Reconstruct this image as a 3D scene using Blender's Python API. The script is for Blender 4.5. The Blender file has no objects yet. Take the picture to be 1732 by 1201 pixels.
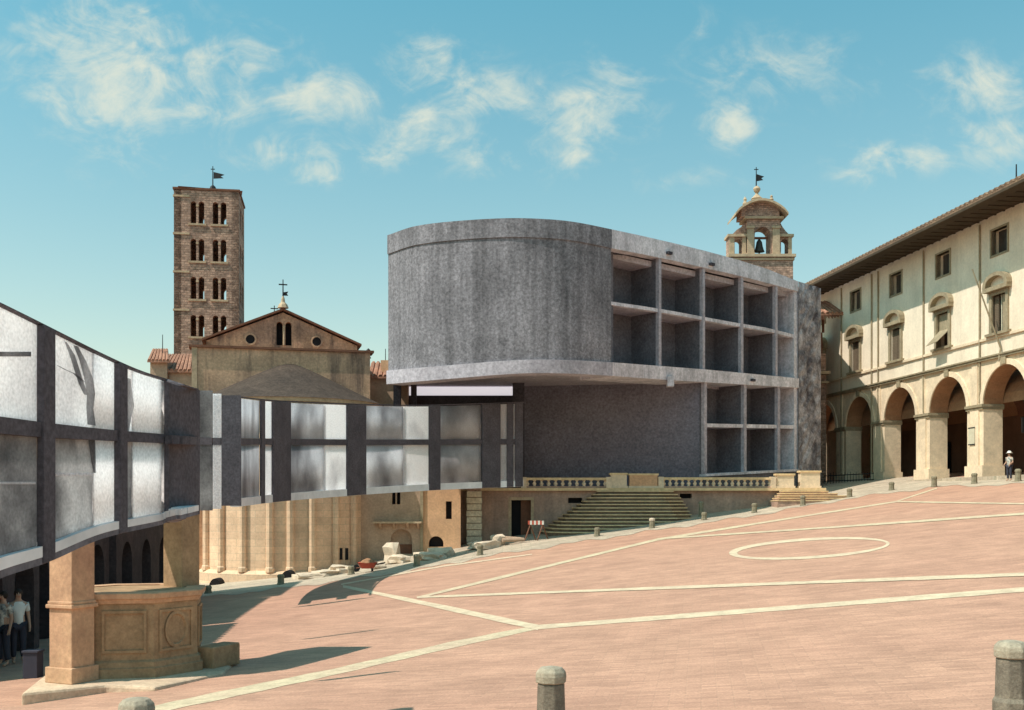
import bpy, bmesh, math, random
import numpy as np
from mathutils import Vector
random.seed(7)
C = bpy.context.scene.collection
sc = bpy.context.scene
R = math.radians
# ------------------------------------------------------------------ camera, sky, sun
F = 1857.0; CX = 866.0; HZ = 858.0           # focal length and horizon in photograph pixels
cam = bpy.data.cameras.new('camera'); camo = bpy.data.objects.new('camera', cam); C.objects.link(camo)
cam.sensor_width = 36.0; cam.lens = F/1732*36; cam.shift_y = (HZ-600.5)/1732
cam.clip_end = 9000; cam.clip_start = 0.1
camo.location = (0, 0, 0); camo.rotation_euler = (R(90), 0, 0)
sc.camera = camo
EL = R(56); SH = Vector((-.91, -.41)).normalized()
SUN = Vector((SH.x*math.cos(EL), SH.y*math.cos(EL), math.sin(EL)))
w = bpy.data.worlds.new('World'); sc.world = w; w.use_nodes = True
nt = w.node_tree; nt.nodes.clear()
def N(t, **k):
    n = nt.nodes.new(t)
    for a, b in k.items(): setattr(n, a, b)
    return n
def math_(op, a, b=None, c=None, clamp=False):
    n = nt.nodes.new('ShaderNodeMath'); n.operation = op; n.use_clamp = clamp
    for i, x in enumerate((a, b, c)):
        if x is None: continue
        if isinstance(x, (int, float)): n.inputs[i].default_value = x
        else: nt.links.new(x, n.inputs[i])
    return n.outputs[0]
L = lambda a, b: nt.links.new(a, b)
out = N('ShaderNodeOutputWorld'); bg = N('ShaderNodeBackground'); bg.inputs['Strength'].default_value = 0.1
L(bg.outputs[0], out.inputs[0])
sky = N('ShaderNodeTexSky', sky_type='NISHITA'); sky.sun_disc = False
sky.sun_elevation = EL; sky.sun_rotation = math.atan2(SUN.x, SUN.y)
sky.air_density = 1.0; sky.dust_density = 1.2; sky.ozone_density = 1.0
tc = N('ShaderNodeTexCoord'); sep = N('ShaderNodeSeparateXYZ'); L(tc.outputs['Generated'], sep.inputs[0])
SKY_LOW = (1.86, 1.72, 1.25, 1); SKY_HIGH = (.92, 1.93, 1.55, 1)
ramp = N('ShaderNodeValToRGB'); ramp.color_ramp.elements[0].position = .10; ramp.color_ramp.elements[1].position = .46
ramp.color_ramp.elements[0].color = SKY_LOW; ramp.color_ramp.elements[1].color = SKY_HIGH
L(sep.outputs[2], ramp.inputs[0])
tint = N('ShaderNodeMix', data_type='RGBA', blend_type='MULTIPLY'); tint.inputs[0].default_value = 1
L(sky.outputs[0], tint.inputs[6]); L(ramp.outputs[0], tint.inputs[7])
# clouds: wisps that sit in given directions of the sky (u = x/y, v = z/y)
yy = math_('MAXIMUM', sep.outputs[1], 0.05)
u = math_('DIVIDE', sep.outputs[0], yy); v = math_('DIVIDE', sep.outputs[2], yy)
comb = N('ShaderNodeCombineXYZ'); L(u, comb.inputs[0]); L(v, comb.inputs[1])
def noise(vec, scale, detail, rough, dist, sx=1, sy=1):
    m = N('ShaderNodeMapping'); m.inputs['Scale'].default_value = (sx, sy, 1); L(vec, m.inputs[0])
    n = N('ShaderNodeTexNoise'); n.inputs['Scale'].default_value = scale; n.inputs['Detail'].default_value = detail
    n.inputs['Roughness'].default_value = rough; n.inputs['Distortion'].default_value = dist
    L(m.outputs[0], n.inputs['Vector']); return n.outputs[0]
BL = [(200, 110, 105, 75, .95), (360, 130, 90, 55, .85), (150, 40, 90, 40, .6), (230, 235, 110, 45, .6), (540, 160, 85, 28, .85), (545, 290, 35, 16, .9),
      (640, 268, 40, 16, .7), (490, 255, 80, 25, .7), (720, 115, 55, 40, .8), (720, 215, 60, 35, .75), (830, 160, 70, 28, .8), (860, 260, 70, 28, .75),
      (1000, 195, 75, 40, .85), (1050, 130, 75, 40, .55), (975, 265, 30, 20, .7), (1235, 205, 35, 28, .85), (1300, 120, 110, 45, .6), (1430, 125, 90, 35, .45), (1180, 40, 25, 25, .5),
      (1640, 150, 75, 45, .7), (1690, 235, 60, 30, .75), (1520, 270, 70, 22, .7), (1450, 300, 30, 14, .6), (1150, 300, 80, 15, .5), (20, 125, 60, 14, .3), (920, 230, 60, 30, .5), (610, 200, 60, 25, .45), (420, 235, 60, 30, .45), (790, 100, 50, 25, .4), (1100, 200, 50, 30, .5), (940, 150, 50, 25, .4), (300, 180, 80, 40, .6)]
acc = None
for (bx, by, sx, sy, a) in BL:
    du = math_('MULTIPLY', math_('SUBTRACT', u, (bx-CX)/F), F/sx/2.0)
    dv = math_('MULTIPLY', math_('SUBTRACT', v, (HZ-by)/F), F/sy/2.0)
    r2 = math_('ADD', math_('MULTIPLY', du, du), math_('MULTIPLY', dv, dv))
    g = math_('MULTIPLY', math_('EXPONENT', math_('MULTIPLY', r2, -1.0)), a)
    acc = g if acc is None else math_('MAXIMUM', acc, g)
n1 = noise(comb.outputs[0], 13, 8, .6, 1.3, 1, 1.35); n2 = noise(comb.outputs[0], 42, 6, .62, .8, 1, 1.3)
tex = math_('ADD', math_('MULTIPLY', math_('SUBTRACT', n1, .5), 2.6), math_('MULTIPLY', math_('SUBTRACT', n2, .5), 1.0))
cl = math_('MULTIPLY', math_('ADD', math_('ADD', math_('MULTIPLY', acc, .84), tex), -.10), math_('MINIMUM', math_('MULTIPLY', acc, 1.5), 1.0))
mr = N('ShaderNodeMapRange'); mr.interpolation_type = 'SMOOTHSTEP'
mr.inputs[1].default_value = .02; mr.inputs[2].default_value = 1.2; mr.inputs[3].default_value = 0; mr.inputs[4].default_value = .80
L(cl, mr.inputs[0])
cm = N('ShaderNodeMix', data_type='RGBA'); L(mr.outputs[0], cm.inputs[0]); L(tint.outputs[2], cm.inputs[6])
cm.inputs[7].default_value = (7.6, 7.6, 6.2, 1)
L(cm.outputs[2], bg.inputs['Color'])

sl = bpy.data.lights.new('sun', 'SUN'); sl.energy = 4.7; sl.angle = R(.5); sl.color = (1, .92, .82)
so = bpy.data.objects.new('sun', sl); C.objects.link(so)
so.rotation_euler = SUN.to_track_quat('Z', 'Y').to_euler(); so.location = (-30, 0, 60)
sc.view_settings.view_transform = 'Standard'; sc.view_settings.look = 'None'; sc.view_settings.exposure = 0.14; sc.view_settings.gamma = 1
sc.render.engine = 'CYCLES'
sc.cycles.max_bounces = 6; sc.cycles.diffuse_bounces = 4

# ------------------------------------------------------------------ materials
def mat(name, col, rough=.9, var=.12, vs=3.0, col2=None, f2=.5, s2=.6, stretch=(1, 1, 1), grain=0, gs=9, bump=.0, bs=20,
        brick=None, udir=(1, 0), wave=None, streak=None, rot=None):
    """procedural surface: broad patches between col and col2, finer mottling, grain, optional bricks laid along udir"""
    global nt
    m = bpy.data.materials.new(name); m.use_nodes = True; nt = m.node_tree
    b = nt.nodes['Principled BSDF']; b.inputs['Roughness'].default_value = rough
    b.inputs['Specular IOR Level'].default_value = .25
    t = N('ShaderNodeTexCoord'); base = t.outputs['Object']
    def nz(scale, detail=5, rough_=.6, st=(1, 1, 1), vec=None):
        mp = N('ShaderNodeMapping'); mp.inputs['Scale'].default_value = st; L(vec or base, mp.inputs[0])
        n = N('ShaderNodeTexNoise'); n.inputs['Scale'].default_value = scale; n.inputs['Detail'].default_value = detail
        n.inputs['Roughness'].default_value = rough_; L(mp.outputs[0], n.inputs['Vector']); return n.outputs[0]
    def sm(x, lo, hi, a=0, c=1):
        q = N('ShaderNodeMapRange'); q.inputs[1].default_value = lo; q.inputs[2].default_value = hi
        q.inputs[3].default_value = a; q.inputs[4].default_value = c; L(x, q.inputs[0]); return q.outputs[0]
    def mix(fac, a, c, bt='MIX'):
        x = N('ShaderNodeMix', data_type='RGBA', blend_type=bt)
        for i, q in ((0, fac), (6, a), (7, c)):
            if isinstance(q, (int, float)): x.inputs[i].default_value = q
            elif isinstance(q, tuple): x.inputs[i].default_value = (*q, 1) if len(q) == 3 else q
            else: L(q, x.inputs[i])
        return x.outputs[2]
    def mul(c, f):
        cb = N('ShaderNodeCombineXYZ'); [L(f, cb.inputs[i]) for i in range(3)]
        return mix(1.0, c, cb.outputs[0], 'MULTIPLY')
    cur = mix(sm(nz(s2, 4, .65, stretch), .5-.25*f2-.05, .5+.25*f2+.05), col, col2 or tuple(.8*x for x in col))
    height = None
    if brick:
        bw, bh, mort, mcol, bvar = brick
        s = N('ShaderNodeSeparateXYZ'); L(base, s.inputs[0])
        uu = math_('ADD', math_('MULTIPLY', s.outputs[0], udir[0]), math_('MULTIPLY', s.outputs[1], udir[1]))
        cb = N('ShaderNodeCombineXYZ'); L(uu, cb.inputs[0])
        L(s.outputs[2] if rot is None else math_('ADD', math_('MULTIPLY', s.outputs[0], rot[0]), math_('MULTIPLY', s.outputs[1], rot[1])), cb.inputs[1])
        bt = N('ShaderNodeTexBrick'); L(cb.outputs[0], bt.inputs[0]); bt.inputs['Scale'].default_value = 1
        bt.inputs['Brick Width'].default_value = bw; bt.inputs['Row Height'].default_value = bh; bt.inputs['Mortar Size'].default_value = mort
        bt.inputs['Mortar Smooth'].default_value = .4; bt.inputs['Bias'].default_value = 0
        bt.inputs['Color1'].default_value = (1, 1, 1, 1); bt.inputs['Color2'].default_value = (1-bvar, 1-bvar, 1-bvar*.95, 1)
        bt.inputs['Mortar'].default_value = (1, 1, 1, 1)
        cur = mix(1.0, cur, bt.outputs[0], 'MULTIPLY')
        cur = mix(math_('MULTIPLY', bt.outputs[1], .85), cur, mcol)
        height = math_('MULTIPLY', bt.outputs[1], -1.0)
    if wave:
        cur = mul(cur, sm(nz(wave[0], 3, .6, wave[1]), .3, .7, 1-wave[2], 1+wave[2]*.6))
    if streak:
        cur = mix(math_('MULTIPLY', sm(nz(streak[0], 6, .7, (1, 1, .10)), .47, .63), streak[2]), cur, streak[1])
    cur = mul(cur, sm(nz(vs, 6, .65), .3, .7, 1-var, 1+var))
    if grain:
        cur = mul(cur, sm(nz(gs, 2, .7), .3, .7, 1-grain, 1+grain))
    L(cur, b.inputs['Base Color'])
    if bump:
        hh = nz(bs, 5, .65)
        if height is not None: hh = math_('ADD', math_('MULTIPLY', hh, .6), height)
        bm_ = N('ShaderNodeBump'); bm_.inputs['Strength'].default_value = bump; bm_.inputs['Distance'].default_value = .03
        L(hh, bm_.inputs['Height']); L(bm_.outputs[0], b.inputs['Normal'])
    return m
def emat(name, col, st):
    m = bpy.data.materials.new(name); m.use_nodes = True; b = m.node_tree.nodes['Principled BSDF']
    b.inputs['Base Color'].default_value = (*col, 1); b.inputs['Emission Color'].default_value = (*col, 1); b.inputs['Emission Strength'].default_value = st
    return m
def panemat(name, col, dark, thr=(.45, .6), sc_=.8, tr=.15, st=(1, 1, .35)):
    """frosted glass that the sun shines through from behind, with cloudy marks"""
    global nt
    m = bpy.data.materials.new(name); m.use_nodes = True; nt = m.node_tree; nt.nodes.clear()
    o = N('ShaderNodeOutputMaterial'); tl = N('ShaderNodeBsdfTranslucent'); df = N('ShaderNodeBsdfDiffuse'); tp = N('ShaderNodeBsdfTransparent')
    t = N('ShaderNodeTexCoord'); mp = N('ShaderNodeMapping'); mp.inputs['Scale'].default_value = st; L(t.outputs['Object'], mp.inputs[0])
    n = N('ShaderNodeTexNoise'); n.inputs['Scale'].default_value = sc_; n.inputs['Detail'].default_value = 6; L(mp.outputs[0], n.inputs['Vector'])
    q = N('ShaderNodeMapRange'); q.inputs[1].default_value = thr[0]; q.inputs[2].default_value = thr[1]; L(n.outputs[0], q.inputs[0])
    n3 = N('ShaderNodeTexNoise'); n3.inputs['Scale'].default_value = 30; n3.inputs['Detail'].default_value = 2; L(t.outputs['Object'], n3.inputs['Vector'])
    q3 = N('ShaderNodeMapRange'); q3.inputs[1].default_value = .3; q3.inputs[2].default_value = .7; q3.inputs[3].default_value = .8; q3.inputs[4].default_value = 1.1; L(n3.outputs[0], q3.inputs[0])
    x = N('ShaderNodeMix', data_type='RGBA'); L(q.outputs[0], x.inputs[0]); x.inputs[6].default_value = (*col, 1); x.inputs[7].default_value = (*dark, 1)
    x2 = N('ShaderNodeMix', data_type='RGBA', blend_type='MULTIPLY'); x2.inputs[0].default_value = 1
    cb = N('ShaderNodeCombineXYZ'); [L(q3.outputs[0], cb.inputs[i]) for i in range(3)]
    L(x.outputs[2], x2.inputs[6]); L(cb.outputs[0], x2.inputs[7])
    L(x2.outputs[2], tl.inputs[0]); L(x2.outputs[2], df.inputs[0])
    a = N('ShaderNodeMixShader'); a.inputs[0].default_value = .25; L(tl.outputs[0], a.inputs[1]); L(df.outputs[0], a.inputs[2])
    c = N('ShaderNodeMixShader'); c.inputs[0].default_value = tr; L(a.outputs[0], c.inputs[1]); L(tp.outputs[0], c.inputs[2])
    L(c.outputs[0], o.inputs[0]); return m

TH = (608-CX)/F                                   # the arcaded palace recedes along (TH, 1)
ED = Vector((TH, 1)).normalized(); EN = Vector((-ED.y, ED.x))
CHE = Vector((math.cos(R(14)), math.sin(R(14))))  # the church is turned fourteen degrees
M = {}
M['brickground'] = mat('herringbone_brick', (.55, .315, .218), .92, .14, .9, (.485, .262, .184), .8, .12, grain=.15, gs=26, bump=.35, bs=14,
                       brick=(.42, .11, .012, (.41, .24, .17), .22), udir=(.985, -.17), rot=(.17, .985), wave=(.7, (.30, 2.4, 1), .07))
M['pale_paving'] = mat('pale_paving', (.54, .44, .33), .9, .2, 2.2, (.44, .35, .27), .7, .4, grain=.15, gs=12, bump=.3, bs=8, brick=(.9, .5, .02, (.30, .27, .2), .2), rot=(0, 1))
M['travertine'] = mat('travertine_stripe', (.60, .49, .335), .85, .2, 3, (.56, .42, .30), .8, .7, grain=.12, gs=20)
M['worn_travertine'] = mat('worn_stripe', (.55, .47, .31), .9, .22, 3, (.52, .38, .27), .9, .6, grain=.15, gs=20)
M['faint_stripe'] = mat('faint_stripe', (.56, .40, .29), .9, .2, 3, (.62, .50, .35), .9, .6, grain=.15, gs=20)
M['earth'] = mat('earth', (.25, .2, .15), .95)
M['conc'] = mat('board_marked_concrete', (.27, .252, .276), .9, .28, .5, (.15, .14, .156), .9, .35, grain=.36, gs=8, bump=.2, bs=6, wave=(2.6, (1, 1, .04), .36), stretch=(1, 1, .45))
M['conc_light'] = mat('pale_concrete', (.78, .73, .78), .9, .2, 1.6, (.58, .53, .58), .8, .6, grain=.22, gs=7, streak=(1.3, (.30, .29, .31), .5))
M['conc_mid'] = mat('grey_concrete', (.48, .44, .485), .9, .18, 1.4, (.36, .325, .365), .8, .5, grain=.25, gs=7)
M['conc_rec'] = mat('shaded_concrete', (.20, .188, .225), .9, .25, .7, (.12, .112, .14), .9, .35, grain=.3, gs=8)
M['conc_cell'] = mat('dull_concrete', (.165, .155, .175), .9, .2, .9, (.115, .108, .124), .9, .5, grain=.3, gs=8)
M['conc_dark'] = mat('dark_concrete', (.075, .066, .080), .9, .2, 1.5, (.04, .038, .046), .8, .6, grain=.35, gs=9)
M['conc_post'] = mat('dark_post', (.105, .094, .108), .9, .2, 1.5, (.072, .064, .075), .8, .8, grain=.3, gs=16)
M['rough'] = mat('rough_hewn_concrete', (.44, .41, .44), .95, .45, 3.0, (.08, .07, .082), .35, .8, grain=.3, gs=8, bump=1.0, bs=2.2)
M['pane'] = panemat('frosted_glass', (.97, .955, .97), (.70, .68, .70), (.52, .80), .9, .06, (1, 1, .8))
M['pane_fin'] = panemat('milky_glass', (.84, .83, .86), (.34, .33, .35), (.38, .66), .45, .04, (1, 1, .7))
M['pane_grey'] = panemat('misted_glass', (.62, .61, .62), (.24, .235, .245), (.36, .62), 1.7, .03, (1, 1, .8))
M['motif'] = panemat('grey_glass_motif', (.50, .49, .50), (.22, .215, .225), (.35, .62), 2.5, 0)
M['sill_white'] = mat('white_sill', (.80, .79, .80), .8, .12, 2)
M['strip_glow'] = emat('soffit_gap_glow', (.86, .83, .88), .60)  # emission standing in for the bright band under the overhang
M['tower'] = mat('rubble_stone', (.62, .40, .30), .95, .34, 2.6, (.44, .275, .205), .8, .5, grain=.3, gs=7, bump=1.0, bs=6, brick=(.34, .15, .02, (.33, .21, .155), .45), udir=tuple(CHE))
M['stone_trim'] = mat('stone_trim', (.52, .39, .26), .9, .2, 3, (.42, .30, .20), .7, .8, grain=.12)
M['dark_hole'] = mat('dark_interior', (.018, .016, .018), .95)
M['nave'] = mat('stained_plaster', (.72, .42, .25), .95, .25, 1.0, (.30, .18, .135), .6, .30, grain=.2, gs=8, streak=(1.0, (.13, .085, .07), .9), bump=.3, bs=5)
M['choir'] = mat('streaked_sandstone', (.68, .42, .265), .95, .2, 1.0, (.42, .265, .185), .6, .22, grain=.16, gs=8, streak=(1.3, (.14, .095, .08), .75), bump=.3, bs=5)
M['apse'] = mat('pale_sandstone', (.80, .565, .385), .92, .14, 1.2, (.66, .45, .30), .8, .35, grain=.10, gs=9, bump=.25, bs=6, brick=(.8, .36, .012, (.46, .36, .26), .16), udir=(.9, .35))
M['lead_roof'] = mat('stone_slab_roof', (.080, .056, .044), .95, .25, 2, (.05, .036, .03), .8, .7, grain=.25, gs=8, bump=.5, bs=7)
M['tile'] = mat('terracotta_tiles', (.40, .20, .13), .9, .3, 3, (.27, .14, .10), .8, .9, grain=.25, gs=10, bump=.5, bs=8)
M['tile_dark'] = mat('weathered_tiles', (.26, .165, .105), .9, .3, 3, (.17, .105, .075), .8, .9, grain=.25, gs=10, bump=.5, bs=8)
M['iron'] = mat('black_iron', (.02, .02, .022), .6)
M['house'] = mat('warm_plaster_and_sun', (.66, .39, .22), .92, .15, 1.2, (.56, .34, .21), .8, .35, grain=.12, gs=9, bump=.2, bs=5)  # also carries the sunlight on the right part of the palace wing
M['greywall'] = mat('grey_render_and_shade', (.48, .34, .24), .93, .16, 1.2, (.38, .26, .185), .8, .35, grain=.14, gs=9, bump=.2, bs=5)  # also carries the shade on the left part of the palace wing
M['white_stone'] = mat('whitish_stone', (.74, .66, .50), .9, .22, 2.2, (.52, .45, .33), .8, .9, grain=.14, gs=9, bump=.5, bs=5)
M['terrace'] = mat('terrace_wall_stone', (.50, .33, .25), .93, .2, 1.2, (.36, .23, .175), .8, .4, grain=.16, gs=8, bump=.3, bs=5, streak=(.8, (.18, .135, .12), .4))
M['riser'] = mat('dark_riser_stone', (.23, .165, .115), .95, .25, 2, (.14, .10, .075), .8, .8, grain=.15)  # darker stone for the risers than for the treads
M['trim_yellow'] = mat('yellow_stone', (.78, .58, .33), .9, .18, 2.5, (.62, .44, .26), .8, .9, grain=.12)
M['wood'] = mat('old_wood', (.20, .09, .055), .8, .2, 4, grain=.1)
M['loggia'] = mat('cream_plaster', (.85, .725, .57), .92, .10, .7, (.77, .65, .51), .9, .22, grain=.07, gs=8, bump=.12, bs=5, streak=(.7, (.56, .45, .34), .35))
M['loggia_stone'] = mat('cream_stone', (.80, .64, .455), .9, .16, 1.5, (.64, .50, .36), .8, .5, grain=.1, gs=8, bump=.3, bs=5)
M['loggia_trim'] = mat('grey_trim_stone', (.36, .29, .19), .9, .2, 2.5, (.26, .21, .14), .8, .9, grain=.15)
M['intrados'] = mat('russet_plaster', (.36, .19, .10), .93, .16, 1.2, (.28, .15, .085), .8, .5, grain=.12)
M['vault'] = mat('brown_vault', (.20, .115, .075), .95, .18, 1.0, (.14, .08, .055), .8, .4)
M['eave_wood'] = mat('dark_eave_timber', (.07, .05, .032), .9, .2, 3)
M['glass'] = mat('old_window_glass', (.055, .045, .04), .25, .2, 3)
M['shutter'] = mat('brown_shutter', (.17, .125, .085), .8, .15, 3, brick=(4, .09, .012, (.07, .05, .035), .1), udir=tuple(ED))
M['bell'] = mat('bronze_bell', (.05, .055, .05), .5)
M['wellstone'] = mat('well_stone', (.42, .265, .15), .93, .24, 2.6, (.27, .17, .10), .8, .9, grain=.14, gs=14, bump=.4, bs=9)
M['wellpink'] = mat('reddish_well_stone', (.58, .36, .215), .93, .2, 2.2, (.42, .225, .145), .8, .8, grain=.12, gs=14, bump=.3, bs=9)
M['slab'] = mat('worn_slab', (.62, .46, .32), .93, .22, 2.4, (.46, .33, .24), .8, .9, grain=.14, gs=14, bump=.5, bs=7)
M['bollard'] = mat('grey_bollard_stone', (.245, .205, .155), .92, .24, 7, (.12, .10, .08), .8, 3, grain=.2, gs=40, bump=.4, bs=30)
M['bollard_far'] = mat('weathered_stone', (.30, .255, .17), .92, .25, 6, (.14, .12, .09), .8, 2)
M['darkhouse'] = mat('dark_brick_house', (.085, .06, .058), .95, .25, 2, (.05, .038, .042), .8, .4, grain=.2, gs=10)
M['cap'] = mat('bollard_cap_stone', (.42, .36, .27), .92, .22, 8, (.27, .225, .17), .8, 3, grain=.15, gs=40, bump=.4, bs=30)
M['rubble'] = mat('pale_rubble', (.70, .57, .44), .93, .3, 3, (.46, .36, .27), .8, 1.5, bump=.5, bs=6)
M['redpaint'] = mat('red_paint', (.55, .10, .06), .7); M['whitepaint'] = mat('white_paint', (.8, .76, .68), .7)
M['skin'] = mat('skin', (.50, .30, .21), .6, .05); M['cloth_white'] = mat('white_cloth', (.80, .78, .72), .9, .06)
M['cloth_dark'] = mat('dark_cloth', (.05, .05, .07), .9); M['cloth_print'] = mat('printed_cloth', (.62, .58, .50), .9, .3, 25, (.12, .14, .15), .3, 9)
M['hair'] = mat('dark_hair', (.03, .02, .015), .7)
M['sign'] = mat('black_sign', (.015, .015, .016), .5); M['sign_y'] = mat('yellow_letter', (.62, .44, .14), .7)
M['notice'] = mat('paper_notice', (.62, .56, .42), .8)

# ------------------------------------------------------------------ mesh helpers
ORI = {}
class MB:
    def __init__(s): s.v = []; s.f = []
    def add(s, vs, fs):
        k = len(s.v); s.v += [tuple(a) for a in vs]; s.f += [tuple(i+k for i in f) for f in fs]
    def quad(s, *p): s.add(p, [tuple(range(len(p)))])
    def hexa(s, a): s.add(a, [(0, 1, 2, 3), (7, 6, 5, 4), (0, 4, 5, 1), (1, 5, 6, 2), (2, 6, 7, 3), (3, 7, 4, 0)])
    def box(s, c, sz, rz=0):
        co, si = math.cos(rz), math.sin(rz); p = []
        for dz in (-.5, .5):
            for dx, dy in ((-.5, -.5), (.5, -.5), (.5, .5), (-.5, .5)):
                x, y = dx*sz[0], dy*sz[1]; p.append((c[0]+x*co-y*si, c[1]+x*si+y*co, c[2]+dz*sz[2]))
        s.hexa(p)
    def prism(s, poly, z0, z1):
        n = len(poly); f = lambda z, p: (p[0], p[1], z(p) if callable(z) else z)
        s.add([f(z0, p) for p in poly]+[f(z1, p) for p in poly],
              [tuple(range(n))[::-1], tuple(range(n, 2*n))]+[(i, (i+1) % n, n+(i+1) % n, n+i) for i in range(n)])
    def extr(s, pts, vec):
        n = len(pts); vec = Vector(vec)
        s.add([Vector(p) for p in pts]+[Vector(p)+vec for p in pts],
              [tuple(range(n))[::-1], tuple(range(n, 2*n))]+[(i, (i+1) % n, n+(i+1) % n, n+i) for i in range(n)])
    def slab(s, a, b, za, zb, d, n, off=0):
        """upright slab between plan points a and b; za=(bottom,top) at a, zb at b; d deep away from n, front moved by off along n"""
        a = Vector(a)+n*off; b = Vector(b)+n*off; a2 = a-n*d; b2 = b-n*d
        s.hexa([(a.x, a.y, za[0]), (b.x, b.y, zb[0]), (b2.x, b2.y, zb[0]), (a2.x, a2.y, za[0]),
                (a.x, a.y, za[1]), (b.x, b.y, zb[1]), (b2.x, b2.y, zb[1]), (a2.x, a2.y, za[1])])
    def tube(s, p, q, r0, r1=None, n=8):
        p = Vector(p); q = Vector(q); r1 = r0 if r1 is None else r1
        d = (q-p).normalized(); a = d.orthogonal().normalized(); b = d.cross(a)
        k = [(math.cos(2*math.pi*i/n), math.sin(2*math.pi*i/n)) for i in range(n)]
        s.add([p+(a*c+b*t)*r0 for c, t in k]+[q+(a*c+b*t)*r1 for c, t in k],
              [tuple(range(n)), tuple(range(n, 2*n))]+[(i, (i+1) % n, n+(i+1) % n, n+i) for i in range(n)])
    def lathe(s, c, prof, n=12, rot=0, a0=0, a1=2*math.pi):
        full = abs(a1-a0-2*math.pi) < 1e-6; m = n if full else n+1
        vs = []
        for r, z in prof:
            for i in range(m):
                t = a0+(a1-a0)*i/n+rot; vs.append((c[0]+r*math.cos(t), c[1]+r*math.sin(t), c[2]+z))
        fs = []
        for j in range(len(prof)-1):
            for i in range(n):
                i2 = (i+1) % m; fs.append((j*m+i, j*m+i2, (j+1)*m+i2, (j+1)*m+i))
        if full: fs += [tuple(range(m))[::-1], tuple(range((len(prof)-1)*m, len(prof)*m))]
        s.add(vs, fs)
    def build(s, name, m, parent=None, smooth=False, label=None, bevel=0):
        o0 = ORI[parent.name] if parent else (Vector(s.v[0]) if False else Vector((0, 0, 0)))
        me = bpy.data.meshes.new(name)
        me.from_pydata([tuple(Vector(p)-o0) for p in s.v], [], s.f)
        bm = bmesh.new(); bm.from_mesh(me); bmesh.ops.recalc_face_normals(bm, faces=bm.faces); bm.to_mesh(me); bm.free()
        if smooth:
            for p in me.polygons: p.use_smooth = True
        ob = bpy.data.objects.new(name, me); C.objects.link(ob); me.materials.append(m)
        ORI[ob.name] = o0
        if parent: ob.parent = parent
        if label: ob['label'] = label
        if bevel:
            md = ob.modifiers.new('bevel', 'BEVEL'); md.width = bevel; md.segments = 2; md.limit_method = 'ANGLE'
        return ob
def tag(o, label, cat, group=None):
    o['label'] = label; o['category'] = cat
    if group: o['group'] = group
    return o
def thing(name, label, cat, loc=(0, 0, 0), group=None):
    o = bpy.data.objects.new(name, None); C.objects.link(o); o.location = loc; o.empty_display_size = .2
    ORI[o.name] = Vector(loc); return tag(o, label, cat, group)
def struct(o): o['kind'] = 'structure'; return o
def P(px, py, Y): return Vector(((px-CX)/F*Y, Y, (HZ-py)/F*Y))
def XY(px, Y): return Vector(((px-CX)/F*Y, Y))
def zz(py, Y): return (HZ-py)/F*Y
def lin(tab, x):
    xs = [t[0] for t in tab]; ys = [t[1] for t in tab]; return float(np.interp(x, xs, ys))
def smo(tab, x):
    """Catmull-Rom through the table"""
    n = len(tab)
    if x <= tab[0][0]: return tab[0][1]
    if x >= tab[-1][0]: return tab[-1][1]
    i = max(k for k in range(n) if tab[k][0] <= x); i = min(i, n-2)
    x0, y0 = tab[i]; x1, y1 = tab[i+1]; t = (x-x0)/(x1-x0)
    m0 = (y1-tab[i-1][1])/(x1-tab[i-1][0]) if i > 0 else (y1-y0)/(x1-x0)
    m1 = (tab[i+2][1]-y0)/(tab[i+2][0]-x0) if i+2 < n else (y1-y0)/(x1-x0)
    h = x1-x0; return (2*t**3-3*t*t+1)*y0+(t**3-2*t*t+t)*h*m0+(-2*t**3+3*t*t)*y1+(t**3-t*t)*h*m1
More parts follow.
